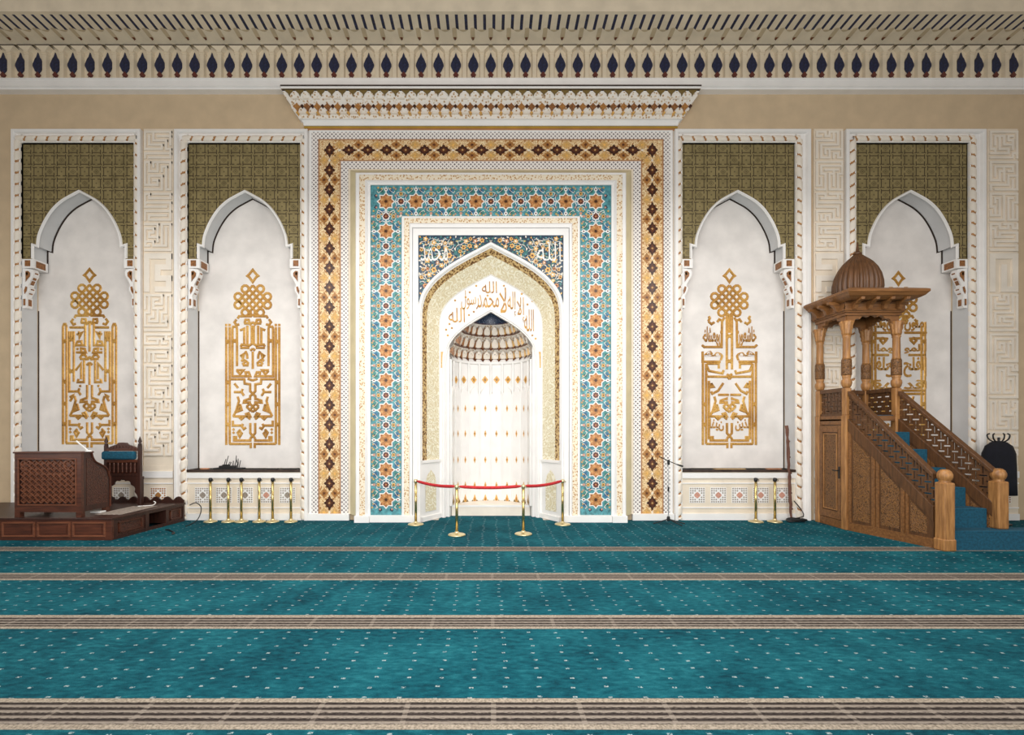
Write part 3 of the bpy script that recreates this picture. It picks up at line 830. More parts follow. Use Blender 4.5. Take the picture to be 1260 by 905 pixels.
def motif(x, z, L, W, ang):
    q = [(1, 0), (.72, .2), (.6, .22), (.5, .5), (.34, .62), (.2, .6), (.16, .82), (0, 1)]
    pts = q+[(-a, c_) for a, c_ in q[:-1][::-1]]
    pts = pts+[(a, -c_) for a, c_ in pts[1:-1][::-1]]
    ca, sa = math.cos(ang), math.sin(ang)
    return [(x+a*L*ca-c_*W*sa, z+a*L*sa+c_*W*ca) for a, c_ in pts]
uframe('outer_border', [(379.5, 380.5, 159.5, 160.5, 0, -.07, 'white'), (380.5, 383.5, 160.5, 162.5, -.07, -.05, 'white')]).build('outer_edge', mh)
uframe('x', [(383.5, 391.5, 162.5, 171.2, -.05, -.05, 'lattice')]).build('lattice_border', mh)
uframe('x', [(391.5, 392.2, 171.2, 171.8, -.05, -.06, 'sandline'), (392.2, 393.2, 171.8, 172.8, -.06, -.05, 'sandline'),
             (417.8, 418.6, 197, 197.7, -.05, -.06, 'sandline'), (418.6, 419.4, 197.7, 198.4, -.06, -.05, 'sandline')]).build('brown_fillet', mh)
b = uframe('x', [(393.2, 417.8, 172.8, 197, -.05, -.05, 'filigree')])
Yf = -.05
def fl(px, py, vert, n_):
    x, z = PX(px, Yf), PZ(py, Yf); s = (D0+Yf)/F
    b.prism(motif(x, z, 9.6*s, 7.0*s, PI/2 if vert else 0), Yf-.008, Yf, 'dkbrown' if n_ % 2 else 'brown')
    b.prism(motif(x, z, 5.2*s, 3.4*s, PI/2 if vert else 0), Yf-.011, Yf, 'brown' if n_ % 2 else 'dkbrown')
    b.prism(star(x, z, 1.6*s, .8*s, 4), Yf-.014, Yf, 'ltan')
def between(px, py, vert, strong):
    s = (D0+Yf)/F
    for sg in (-1, 1):
        ox, oy = (sg*6.6, 0) if vert else (0, sg*6.6)
        x, z = PX(px+ox, Yf), PZ(py+oy, Yf)
        b.prism(motif(x, z, 7.2*s, 5.4*s, PI/2 if vert else 0), Yf-.006, Yf, 'tanb' if strong else 'ltan')
        b.prism(star(x, z, 2.6*s, 1.1*s, 6), Yf-.009, Yf, 'ochre' if not strong else 'brown')
        for e in (-1, 1):
            ox2, oy2 = (sg*4, e*7.5) if vert else (e*7.5, sg*4)
            b.prism(star(PX(px+ox2, Yf), PZ(py+oy2, Yf), 2.2*s, 1.0*s, 4), Yf-.005, Yf, 'tanb')
    b.prism(star(PX(px, Yf), PZ(py, Yf), 2.6*s, .9*s, 4), Yf-.006, Yf, 'warmwhite')
    for e in (-11.3, 11.3):
        for q_ in (-5, 0, 5):
            ox, oy = (e, q_) if vert else (q_, e)
            b.prism(star(PX(px+ox, Yf), PZ(py+oy, Yf), 1.7*s, .8*s, 4), Yf-.005, Yf, 'tanb')
for sg in (-1, 1):
    X_ = 604+sg*198.5
    fl(X_, 185, True, 1)
    for i in range(18):
        y = 209.6+i*24.1; fl(X_, y, True, 1)
        between(X_, y-12, True, i % 2 == 1)
    between(X_, 209.6+17*24.1+11.5, True, False)
for i in range(16):
    fl(429.5+i*23.27, 185, False, 1); between(429.5+i*23.27-11.6, 185, False, i % 2 == 1)
between(429.5+15*23.27+11.6, 185, False, False)
b.build('floral_border', mh)
uframe('x', [(419.4, 428.5, 198.4, 208, -.05, -.05, 'lattice')]).build('lattice_border', mh)
uframe('x', [(428.5, 431, 208, 209.5, -.05, -.06, 'cream'), (431, 433, 209.5, 210.6, -.06, -.15, 'creamgold'), (433, 437.5, 210.6, 212.5, -.15, -.28, 'creamgold'),
             (437.5, 438.2, 212.5, 213, -.28, -.3, 'white'), (438.2, 442, 213, 215, -.3, -.3, 'white')]).build('splayed_moulding', mh)
uframe('x', [(442, 449, 215, 221.5, -.29, -.29, 'beadband')]).build('leaf_border', mh)
uframe('x', [(449, 451, 221.5, 223, -.29, -.31, 'white'), (451, 453, 223, 225, -.31, -.28, 'white'), (453, 455.6, 225, 227.6, -.28, -.28, 'white'), (455.6, 456.2, 227.6, 228.6, -.28, -.22, 'white')]).build('inner_moulding', mh)
# turquoise star tiles
Yt = -.22; s = (D0+Yt)/F
b = uframe('x', [(456.2, 494, 228.6, 266, Yt, Yt, 'teal')])
def tile_cell(px, py, vert, mid):
    ox, oz = PX(px, Yt), PZ(py, Yt)
    def T(a, c_): return (ox+(c_ if vert else a)*s, oz+(a if vert else c_)*s)
    def poly(pts, k, h): b.prism([T(*p) for p in pts], Yt-h, Yt, k)
    def line(pts, w, k, h=.006): b.ribbon([T(*p) for p in pts], w*s, Yt, h, k)
    if not mid:
        for sa in (-1, 1):
            for sc in (-1, 1):
                poly([(sa*2, sc*11), (sa*5, sc*9.5), (sa*9, sc*12), (sa*9.5, sc*15.5), (sa*5, sc*17), (sa*2.5, sc*14.5)], 'blue' if sc*sa > 0 else 'green', .003)
                poly([(sa*3.8, sc*12), (sa*6, sc*11.5), (sa*7.6, sc*14), (sa*5, sc*15)], 'navy', .005)
                poly([(sa*10.5, sc*5.5), (sa*13, sc*4.5), (sa*15, sc*7.5), (sa*12.5, sc*9.5)], 'navy', .003)
        for sc in (-1, 1):
            line([(0, sc*10), (0, sc*13)], 1.3, 'white'); poly(circle(0, sc*14.8, 2.3, 10), 'white', .006); poly(circle(0, sc*14.8, 1.0, 8), 'maroon', .008)
            line([(0, sc*16.6), (0, sc*18.6)], 1.1, 'white')
        for sc in (-1, 1):
            for sa in (-1, 1):
                line([(sa*2.5, sc*17.5), (sa*5.5, sc*13.2), (sa*9.5, sc*10.5), (sa*11, sc*13)], .8, 'warmwhite', .006)
                poly(star(sa*9.6, sc*17, 1.7, .9, 5), 'ltan', .007); poly(star(sa*11.8, sc*7.4, 1.6, .8, 5), 'rose', .007); poly(star(sa*5.4, sc*15.8, 1.3, .7, 5), 'ochre', .008)
        poly(star(0, 0, 11.6, 8.4, 8), 'white', .006); poly(star(0, 0, 9.8, 7.2, 8), 'orange', .008)
        for q in range(8):
            a = PI*q/4+PI/8
            poly(motif(5.6*math.cos(a), 5.6*math.sin(a), 2.2, 1.3, a), 'ltan' if q % 2 else 'tanb', .0095)
            a += PI/8; poly(star(7.6*math.cos(a), 7.6*math.sin(a), 1.1, .5, 4), 'maroon', .0095)
        poly(star(0, 0, 4.2, 2.6, 8), 'tanb', .011); poly(star(0, 0, 2.6, 1.5, 6), 'dkbrown', .0125)
    else:
        for sa in (-1, 1):
            line([(sa*4, 0), (sa*8, 0)], 1.4, 'white')
            for sc in (-1, 1):
                line([(sa*7.5, 0), (sa*5.2, sc*4.2), (sa*7.2, sc*8.2)], 1.0, 'white', .005)
                line([(sa*1, sc*6.5), (sa*4.5, sc*7.5), (sa*5.2, sc*10.5), (sa*1.8, sc*12.2)], .7, 'warmwhite', .005)
                poly([(sa*2.5, sc*3.5), (sa*5.8, sc*2.2), (sa*4.5, sc*5.8)], 'blue', .003)
                poly([(sa*6, sc*12.5), (sa*8.8, sc*13.2), (sa*7.5, sc*16.4), (sa*4.5, sc*15.2)], 'green', .004)
                poly(star(sa*6.6, sc*15.4, 1.5, .8, 5), 'ochre' if sa > 0 else 'rose', .007)
        for sc in (-1, 1):
            poly(star(0, sc*9.4, 3.0, 1.7, 6), 'ochre', .006); poly(star(0, sc*9.4, 1.3, .7, 5), 'maroon', .009)
            poly(star(0, sc*14.6, 2.3, 1.3, 5), 'rose', .006); poly(star(0, sc*17.2, 1.4, .9, 4), 'warmwhite', .005)
        poly(star(0, 0, 5.6, 4.1, 8), 'white', .007); poly(star(0, 0, 4.1, 3.0, 8), 'maroon', .009); poly(star(0, 0, 1.6, .8, 4), 'orange', .011)
for i in range(8):
    tile_cell(475+i*(258/7), 248.2, False, False)
    if i < 7: tile_cell(475+(i+.5)*(258/7), 248.2, False, True)
for sg in (-1, 1):
    for i in range(11):
        if i: tile_cell(604+sg*129, 248.2+i*36.7, True, False)
        if i < 10: tile_cell(604+sg*129, 248.2+(i+.5)*36.7, True, True)
b.build('star_tile_border', mh)
uframe('x', [(494, 494.6, 266, 266.5, -.22, -.28, 'white'), (494.6, 497, 266.5, 268.5, -.28, -.28, 'white')]).build('inner_moulding', mh)
uframe('x', [(497, 503.5, 268.5, 274.5, -.27, -.27, 'beadband')]).build('leaf_border', mh)
uframe('x', [(503.5, 504.5, 274.5, 276, -.27, -.3, 'white'), (504.5, 507.2, 276, 280.3, -.3, -.29, 'white'), (507.2, 508.2, 280.3, 281.3, -.26, -.26, 'soffit'), (508.2, 514.6, 281.3, 289.6, -.29, -.28, 'white')], zb=0).build('inner_moulding', mh)
# spandrels over the great arch
Ya = -.27; sA = (D0+Ya)/F
hwA = 88.0*sA; ztA = PZ(300.5, Ya)
great = arch(0, ztA, hwA, 1.32, ARCH, 1.0)
xa = 89.6*sA; zt = PZ(289.6, Ya)
b = MB()
gp = great[1:-1]
b.prism([(-xa, gp[0][1]), (-xa, zt), (xa, zt), (xa, gp[-1][1])]+gp[::-1], Ya, Ya+.01, 'navy')
rnd = random.Random(4)
gi = sorted((p for p in gp if p[0] >= 0), key=lambda p: p[0])
def archz(x):
    x = abs(x)
    for p, q in zip(gi, gi[1:]):
        if p[0] <= x <= q[0]: return p[1]+(q[1]-p[1])*(x-p[0])/(q[0]-p[0]+1e-9)
    return gi[-1][1]
def inside(x, z, mg=.03): return abs(x) < xa-mg and z < zt-mg and z > archz(x)+mg*1.8
placed = []
for _ in range(16000):
    x, z = rnd.uniform(0, xa), rnd.uniform(gi[-1][1], zt); r = rnd.choice((.03, .05, .062, .075))
    if inside(x, z, r*.8+.01) and all(math.hypot(x-p[0], z-p[1]) > (r+p[2])*.93 for p in placed): placed.append((x, z, r))
for i, (x, z, r) in enumerate(placed):
    for sg in (-1, 1):
        if r > .03:
            b.prism(star(sg*x, z, r, r*.58, 5+i % 2, PI/2+i), Ya-.006, Ya, ('ochre', 'ochre', 'orange', 'ochre', 'ltan')[i % 5]); b.prism(star(sg*x, z, r*.4, r*.25, 5), Ya-.009, Ya, ('warmwhite', 'maroon')[i % 2])
        else: b.prism(motif(sg*x, z, r*1.1, r*.6, sg*(i*1.3)), Ya-.005, Ya, ('green', 'ochre', 'warmwhite', 'teal')[i % 4])
for i in range(600):
    x, z = rnd.uniform(0, xa), rnd.uniform(gi[-1][1], zt); r = rnd.uniform(.05, .11); a0 = rnd.uniform(0, 6.28)
    pts = arc_pts(x, z, r, a0, a0+rnd.uniform(1.2, 2.6), 7)
    if all(inside(p[0], p[1], .018) and p[0] > .01 for p in pts):
        for sg in (-1, 1): b.ribbon([(sg*p[0], p[1]) for p in pts], .013, Ya, .004, ('warmwhite', 'green', 'warmwhite')[i % 3])
b.build('floral_spandrel', mh)
ALLAH, MUHAMMAD, RASUL = '\uFEEA\uFEE0\uFEDF\uFE8D', '\uFEAA\uFEE4\uFEA4\uFEE3', '\uFEDD\uFEEE\uFEB3\uFEAD'
LA, ILAHA, ILLA = '\uFEFB', '\uFEEA\uFEDF\uFE87', '\uFEFB\uFE87'
def word(s_, name, k, x0, x1, y0, y1, Y):
    a = arabic(s_, .3, k, name, mh, PX(x0, Y), PZ(y1, Y), Y, x1=PX(x1, Y), z1=PZ(y0, Y), thin=-.004 if k == 'white' else -.0012); return a
b = word(MUHAMMAD, '', 'white', 517.5, 551, 301, 323, Ya-.01); b.build('white_script', mh)
b = word(ALLAH, '', 'white', 661, 690, 298, 321, Ya-.01); b.build('white_script', mh)
# arch borders, splay with script and scroll bands
b = MB(); b.ribbon(arch(0, ztA-.0, hwA, 0), .085, Ya-.005, .035, 'white'); b.build('arch_border', mh)
for sg in (-1, 1):
    b = MB(); b.box(*sorted((sg*(hwA-.01), sg*(xa+.02))), Ya, Ya+.2, 0, gp[0][1]+.3, 'white'); b.build('arch_jamb', mh)
Yb = .28; sB = (D0+Yb)/F
hwB = 62.5*sB; ztB = PZ(339.5, Yb)
hw0, zt0 = 85.6*sA, PZ(303.5, Ya)
def lerp_path(f, zb):
    A = arch(0, zt0, hw0, zb); B_ = arch(0, ztB, hwB, zb)
    return [(p[0]+(q[0]-p[0])*f, Ya+(Yb-Ya)*f, p[1]+(q[1]-p[1])*f) for p, q in zip(A, B_)]
def loft(b, f0, f1, zb, k, off=0.0, n=1):
    for i in range(n):
        P, Q = lerp_path(f0+(f1-f0)*i/n, zb), lerp_path(f0+(f1-f0)*(i+1)/n, zb)
        for j in range(len(P)-1): b.face([P[j], P[j+1], Q[j+1], Q[j]], k)
ZP = 1.32
b = MB(); loft(b, .0, .05, ZP, 'white'); b.build('arch_border', mh)
b = MB(); loft(b, .05, .28, ZP, 'script'); b.build('script_band', mh)
b = MB(); loft(b, .28, .94, ZP, 'scroll', n=2); b.build('scroll_band', mh)
b = MB(); loft(b, .94, 1.0, ZP, 'white'); b.build('arch_border', mh)
def sp(f, z, sg, e=0.0): return (sg*(hw0+(hwB-hw0)*f-e*.8), Ya+(Yb-Ya)*f-e*.5, z)
for sg in (-1, 1):
    b = MB(); b.face([sp(0, 0, sg), sp(1, 0, sg), sp(1, ZP, sg), sp(0, ZP, sg)], 'white')
    P = [(.2, .2), (.76, .2), (.76, .82), (.68, .98), (.48, 1.1), (.28, .98), (.2, .82)]
    b.face([sp(f, z, sg, .012) for f, z in P], 'scroll')
    for f0, f1, z0, z1, e in ((.0, 1.0, 0, .1, .03), (.0, 1.0, ZP-.06, ZP, .03)):
        b.face([sp(f0, z0, sg, e), sp(f1, z0, sg, e), sp(f1, z1, sg, e), sp(f0, z1, sg, e)], 'white')
        b.face([sp(f0, z1, sg, e), sp(f1, z1, sg, e), sp(f1, z1, sg), sp(f0, z1, sg)], 'white')
    b.build('reveal_plinth', mh)
# tympanum with gilded script
hwN, ztN = 55.5*sB, PZ(383.5, Yb)
b = MB(); A = arch(0, ztB, hwB, 0); B_ = arch(0, ztN, hwN, 0, ARCH, 1.12)
for i in range(len(A)-1): b.face([(A[i][0], Yb, A[i][1]), (A[i+1][0], Yb, A[i+1][1]), (B_[i+1][0], Yb, B_[i+1][1]), (B_[i][0], Yb, B_[i][1])], 'white')
for i in range(len(B_)-1): b.face([(B_[i][0], Yb, B_[i][1]), (B_[i+1][0], Yb, B_[i+1][1]), (B_[i+1][0], Yb+.1, B_[i+1][1]), (B_[i][0], Yb+.1, B_[i][1])], 'white')
b.ribbon(arch(0, ztN+.06, hwN+.05, 0, ARCH, 1.12), .07, Yb, .03, 'white')
for sg in (-1, 1):
    for y0, y1 in ((433, 443), (443, 453)):
        xx = PX(604+sg*60, Yb); b.prism([(xx-.03, PZ(y1, Yb)), (xx+.03, PZ(y1, Yb)), (xx+.03, PZ(y0, Yb)), (xx-.03, PZ(y0, Yb))], Yb-.004, Yb, 'ltan')
b.build('tympanum', mh)
ink = MB()
for s_, x0, x1, y0, y1 in ((ALLAH, 593, 611.5, 346.5, 361), (MUHAMMAD, 588, 614, 362.5, 379), (RASUL, 567.5, 589, 357.5, 381), (ALLAH, 552, 572, 379, 397),
                           (LA, 614.5, 623.5, 354, 385), (ILAHA, 624.5, 635, 359, 390), (ILLA, 636, 645.5, 366, 397), (ALLAH, 645, 657, 381, 408)):
    w_ = word(s_, '', 'ink', x0, x1, y0, y1, Yb-.008)
    o = len(ink.v); ink.v += w_.v; ink.f += [tuple(i+o for i in f_) for f_ in w_.f]; ink.mi += [ink.mat('ink')]*len(w_.f)
rnd = random.Random(8)
for px, py in ((553, 399), (556, 404), (549, 406), (573, 366), (578, 360), (586, 352), (620, 352), (642, 362), (655, 371), (560, 370), (600, 364), (655, 413), (649, 375), (659, 417), (551, 413), (583, 384), (577, 388)):
    ink.prism(star(PX(px, Yb), PZ(py, Yb), .03, .02, 4), Yb-.008, Yb, 'ink')
ink.build('gilded_script', mh)
# fluted apse
YC, RA, NF = .36, .94, 10
AZ0, AZ1 = .245, PZ(444, .95)
def ap(th, r, z): return (-r*math.cos(th), YC+r*math.sin(th), z)      # th 0..pi from left to right
b = MB()
for i in range(NF):
    t0, t1 = PI*i/NF, PI*(i+1)/NF
    b.face([ap(t0, RA, 0), ap(t1, RA, 0), ap(t1, RA, AZ1), ap(t0, RA, AZ1)], 'white')
for sg in (0, PI): 
    p = ap(sg, RA, 0); q_ = (math.copysign(hwN, p[0]), Yb+.1)
    b.face([(q_[0], q_[1], 0), (p[0], p[1], 0), (p[0], p[1], AZ1+1.2), (q_[0], q_[1], AZ1+1.2)], 'white')
b.build('apse_wall', mh)
pz = lambda y, Y: PZ(y, Y)
for i in range(NF):
    t0, t1 = PI*(i+.0)/NF, PI*(i+1.0)/NF; A_, B2 = Vector(ap(t0, RA-.0, 0)), Vector(ap(t1, RA-.0, 0)); tm = (t0+t1)/2
    n_ = Vector((math.cos(tm), -math.sin(tm), 0)); Yc = YC+RA*math.sin(tm)*.96
    def loc(u, z, e): v = A_.lerp(B2, u)+n_*e; return (v.x, v.y, z)
    zs = pz(483, Yc)
    pr = [(.1, .25), (.9, .25), (.9, zs-.08), (.83, zs), (.68, zs+.08), (.5, zs+.14), (.32, zs+.08), (.17, zs), (.1, zs-.08)]
    b = MB()
    b.face([loc(u, z, .058) for u, z in pr], 'white')
    for k_ in range(len(pr)):
        p, q_ = pr[k_], pr[(k_+1) % len(pr)]
        b.face([loc(p[0], p[1], .058), loc(q_[0], q_[1], .058), loc(q_[0]+(.5-q_[0])*-.12, q_[1], 0), loc(p[0]+(.5-p[0])*-.12, p[1], 0)], 'white')
    def orn(cu_, y, w, h, k, e=.064, lobes=True):
        zc_ = pz(y, Yc); q4 = [(0, h), (w*.55, h*.45), (w, 0), (w*.55, -h*.45), (0, -h), (-w*.55, -h*.45), (-w, 0), (-w*.55, h*.45)]
        b.face([loc(cu_+a/.295, zc_+c_, e) for a, c_ in q4], k)
    orn(.5, 467.5, .08, .1, 'ochre', .012); orn(.5, 467.5, .035, .045, 'tanb', .016)
    for y in (503, 534, 566, 597): orn(.5, y, .03, .09, 'ochre'); orn(.5, y, .014, .03, 'tanb', .068)
    orn(.07, 484.5, .02, .1, 'tanb', .02)
    orn(.5, 614.5, .045, .13, 'ochre'); orn(.3, 618, .045, .065, 'olivebr'); orn(.7, 618, .045, .065, 'olivebr'); orn(.5, 614.5, .02, .06, 'tanb', .068)
    for u in (0.0, 1.0):
        pts = [loc(u, .245, .035), loc(u, AZ1-.05, .035)]; b.tube(pts, .022, 'white', 8)
    b.build('apse_panel', mh)
b = MB(); zc0 = AZ1-.06
NA = 30
prof = [(RA, zc0), (RA-.05, zc0+.01), (RA-.06, zc0+.06), (RA-.03, zc0+.1), (RA-.02, zc0+.12)]
for i in range(NA):
    for (r0, z0), (r1, z1) in zip(prof, prof[1:]): b.face([ap(PI*i/NA, r0, z0), ap(PI*(i+1)/NA, r0, z0), ap(PI*(i+1)/NA, r1, z1), ap(PI*i/NA, r1, z1)], 'white')
b.build('apse_moulding', mh)
tiers = [(AZ1+.05, AZ1+.30, RA-.01, RA-.10, 14), (AZ1+.30, AZ1+.58, RA-.14, RA-.27, 12), (AZ1+.58, AZ1+.83, RA-.33, RA-.45, 10)]
for ti, (z0, z1, r0, r1, nn_) in enumerate(tiers):
    b = MB()
    for i in range(nn_):
        t0, t1 = PI*i/nn_, PI*(i+1)/nn_; tm = (t0+t1)/2
        nq = 6
        for q in range(nq):
            a, c_ = t0+(t1-t0)*q/nq, t0+(t1-t0)*(q+1)/nq
            d0, d1 = .07*math.sin(PI*q/nq), .07*math.sin(PI*(q+1)/nq)
            b.face([ap(a, r0+d0, z0+.02), ap(c_, r0+d1, z0+.02), ap(c_, r0+d1*.8, (z0+z1)/2+.03), ap(a, r0+d0*.8, (z0+z1)/2+.03)], 'stal')
            b.face([ap(a, r0+d0*.8, (z0+z1)/2+.03), ap(c_, r0+d1*.8, (z0+z1)/2+.03), ap(c_, r1, z1), ap(a, r1, z1)], 'stal')
        zm_, dz_ = z0+(z1-z0)*.46, z1-z0
        pet = [(-.36, z0+.03), (-.4, z0+dz_*.4), (-.25, z0+dz_*.68), (0, z0+dz_*.86), (.25, z0+dz_*.68), (.4, z0+dz_*.4), (.36, z0+.03)]
        def pp(u, z, e): return ap(tm+(t1-t0)*u, r0+(r1-r0)*max(0, (z-z0)/dz_-.1)+.03*(1-abs(u)*2)-e, z)
        b.face([pp(u, z, .012) for u, z in pet], 'warmwhite')
        b.face([pp(u*.55, z0+.05+(z-z0)*.62, .02) for u, z in pet], 'ochre' if (i+ti) % 2 else 'ltan')
        b.face([pp(u*.28, z0+.07+(z-z0)*.42, .026) for u, z in pet], 'greyline')
        # pendant point at each joint, brown underside
        w = (t1-t0)*.42
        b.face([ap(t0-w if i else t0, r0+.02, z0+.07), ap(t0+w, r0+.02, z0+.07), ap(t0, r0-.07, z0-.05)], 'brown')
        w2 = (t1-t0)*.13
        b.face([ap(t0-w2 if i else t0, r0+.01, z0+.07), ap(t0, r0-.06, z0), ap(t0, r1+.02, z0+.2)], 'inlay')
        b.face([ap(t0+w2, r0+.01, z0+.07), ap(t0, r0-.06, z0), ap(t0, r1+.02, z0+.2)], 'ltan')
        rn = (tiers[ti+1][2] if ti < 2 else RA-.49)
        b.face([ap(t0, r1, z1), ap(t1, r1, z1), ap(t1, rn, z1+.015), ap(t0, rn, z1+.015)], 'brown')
    b.build('muqarnas_tier', mh)
b = MB(); zd = tiers[-1][1]; rd = RA-.48; nd = 20
dome = [(rd, zd), (rd*.97, zd+.12), (rd*.85, zd+.26), (rd*.6, zd+.40), (rd*.3, zd+.48), (0.01, zd+.52)]
for i in range(nd):
    for (r0, z0), (r1, z1) in zip(dome, dome[1:]): b.face([ap(PI*i/nd, r0, z0), ap(PI*(i+1)/nd, r0, z0), ap(PI*(i+1)/nd, r1, z1), ap(PI*i/nd, r1, z1)], 'domeblue')
b.build('niche_dome', mh, smooth=True)
b = MB(); b.box(-.9, .9, .5, 1.32, 0, .245, 'warmwhite'); b.box(-.9, .9, .49, .5, .2, .245, 'white'); b.build('niche_step', mh)
# plinth courses
b = MB()
for sg in (-1, 1):
    for x0, x1, Yq in ((224*S, 173*S, -.1), (167.5*(D0-.3)/F, 149*(D0-.3)/F, -.36), (149*(D0-.3)/F, 89*(D0-.3)/F, -.32)):
        b = MB(); b.box(*sorted((sg*x0, sg*x1)), Yq, 0, 0, .145, 'white'); b.build('plinth', mh, bevel=.006)

# ------------------------------------------------------------------ brass posts and red rope
def ground(px, py): D = 1200/(py-HY); return ((px-CX)*D/F, D-D0)
def make_post(loc, label, group, rb=.165, dark=False, h=.95):
    t = thing('stanchion', label, 'stanchion', (loc[0], loc[1], 0), group)
    b = MB(); b.lathe([(rb, 0.001), (rb, .014), (rb*.93, .024), (rb*.6, .036), (rb*.3, .046), (.04, .06), (.032, .075)], (0, 0, 0), 'brassb', 28); b.build('base', t, smooth=True)
    b = MB(); b.lathe([(.027, .06), (.027, h-.07)], (0, 0, 0), 'brass', 18); b.build('pole', t, smooth=True)
    b = MB(); k = 'black' if dark else 'brassb'
    b.lathe([(.027, h-.08), (.036, h-.075), (.04, h-.05), (.04, h-.02), (.03, h-.005), (.012, h)], (0, 0, 0), k, 18); b.build('cap', t, smooth=True)
    b = MB(); b.tube([(.034, 0, h-.04), (.055, -.01, h-.035), (.062, -.01, h-.055), (.05, -.01, h-.075)], .007, 'black' if dark else 'brass', 6); b.build('hook', t)
    return t
GP = 'brass posts around the prayer niche'
P_ = [ground(514, 643), ground(562, 659), ground(644, 658), ground(690, 643)]
P_[0] = (P_[0][0], -.55); P_[3] = (P_[3][0], -.55)
for p, l in zip(P_, ('brass rope post at the niche jamb, on the side of the carved desk', 'brass rope post set forward of the niche, on the side of the carved desk',
                     'brass rope post set forward of the niche, on the side of the pulpit', 'brass rope post at the niche jamb, on the side of the pulpit')):
    make_post(p, l, GP)
for (a, c_), l in zip(((P_[0], P_[1]), (P_[1], P_[2]), (P_[2], P_[3])), ('red velvet rope span at the desk end of the niche barrier', 'red velvet rope span straight across front of prayer niche', 'red velvet rope span at the pulpit end of the niche barrier')):
    b = MB(); pts = []
    A, B_ = Vector((a[0], a[1], .915)), Vector((c_[0], c_[1], .915))
    d = (B_-A).normalized(); A += d*.045; B_ -= d*.045
    for i in range(13):
        u = i/12; p = A.lerp(B_, u); p.z -= .06*(1-(2*u-1)**2)*(.45 if l.startswith('red velvet rope span straight') else .6); pts.append(p)
    b.tube(pts, .03, 'redrope', 10, [.018]+[.03]*11+[.018]); tag(b.build('velvet_rope', smooth=True), l, 'rope', 'red ropes before the niche')
names6 = ['brass post with black cap, first of six counted from the wooden stage', 'brass post with black cap, second of six counted from the wooden stage', 'brass post with black cap, third of six counted from the wooden stage',
          'brass post with black cap, fourth of six counted from the wooden stage', 'brass post with black cap, fifth of six counted from the wooden stage', 'brass post with black cap, last of six and nearest the mihrab']
for x, l in zip((259, 281, 297, 319, 335.5, 358), names6): make_post((PX(x, -.26), -.26), l, 'six brass posts parked below an alcove sill', .135, True)
for x, l in zip((930, 953.5), ('brass post with black cap farther from the knotty stick of the two there', 'brass post with black cap standing beside the knotty stick')):
    make_post((PX(x, -.26), -.26), l, 'two brass posts parked by the knotty stick', .15, True)

# ------------------------------------------------------------------ microphone stand
mx = PX(822.5, -.45)
t = thing('microphone_stand', 'thin chrome microphone stand with black boom at the mihrab edge', 'microphone stand', (mx, -.45, 0))
b = MB(); b.tube([(0, 0, .1), (0, 0, .72)], .011, 'chrome'); b.tube([(0, 0, .7), (0, 0, 1.28)], .008, 'chrome'); b.lathe([(.016, .68), (.018, .7), (.018, .76), (.014, .78)], (0, 0, 0), 'black', 10); b.build('pole', t)
b = MB(); b.lathe([(.03, .06), (.035, .08), (.035, .13), (.02, .16)], (0, 0, 0), 'black', 12); b.build('hub', t)
for a in (3.25, -.15, -1.0):
    b = MB(); b.tube([(0, 0, .1), (.2*math.cos(a), .2*math.sin(a), .045), (.33*math.cos(a), .33*math.sin(a), .012)], .011, 'black'); b.build('leg', t)
b = MB(); b.lathe([(.02, 1.24), (.026, 1.27), (.026, 1.33), (.014, 1.35)], (0, 0, 0), 'black', 10); b.build('clutch', t)
b = MB(); b.tube([(-.2, .0, 1.42), (0, -.02, 1.32), (.2, -.03, 1.24)], .009, 'black'); b.build('boom', t)
b = MB(); b.tube([(.17, -.03, 1.25), (.25, -.035, 1.225), (.29, -.04, 1.212)], .016, 'black', 10, [.013, .02, .018]); b.build('microphone', t)

# ------------------------------------------------------------------ knotty stick and cable
b = MB(); rnd = random.Random(3); pts, rad = [], []
x0, x1 = PX(973.5, -.16), PX(967.3, -.1)
for i in range(25):
    u = i/24; pts.append((x0+(x1-x0)*u+rnd.uniform(-.008, .008), -.17+.05*u+rnd.uniform(-.006, .006), .012+2.06*u)); rad.append(.026+rnd.uniform(-.006, .009)+(.012 if i in (22, 23) else 0))
b.tube(pts, .03, 'twig', 9, rad)
for i in (3, 7, 12, 16, 20): b.lathe([(.01, -.02), (.022, 0), (.01, .02)], (pts[i][0]+.025, pts[i][1]-.012, pts[i][2]), 'twig', 7)
tag(b.build('walking_stick', smooth=True), 'long knotty brown wooden stick propped upright beside an alcove sill', 'stick')
b = MB(); pts = []
for i in range(70):
    a = i*.42; r = .13+.045*math.sin(i*.9); pts.append((x0+.03+r*1.25*math.cos(a), -.3+r*.55*math.sin(a), .016+.0009*i+.01*math.sin(i*1.7)**2))
pts += [(x0+.2, -.26, .12), (x0+.22, -.19, .22), (x0+.13, -.16, .36), (x0+.06, -.16, .44)]
b.tube(smooth_curve(pts, 2), .011, 'black', 6); tag(b.build('cable_coil'), 'tangled dark cable heaped at the foot of the knotty stick', 'cable')

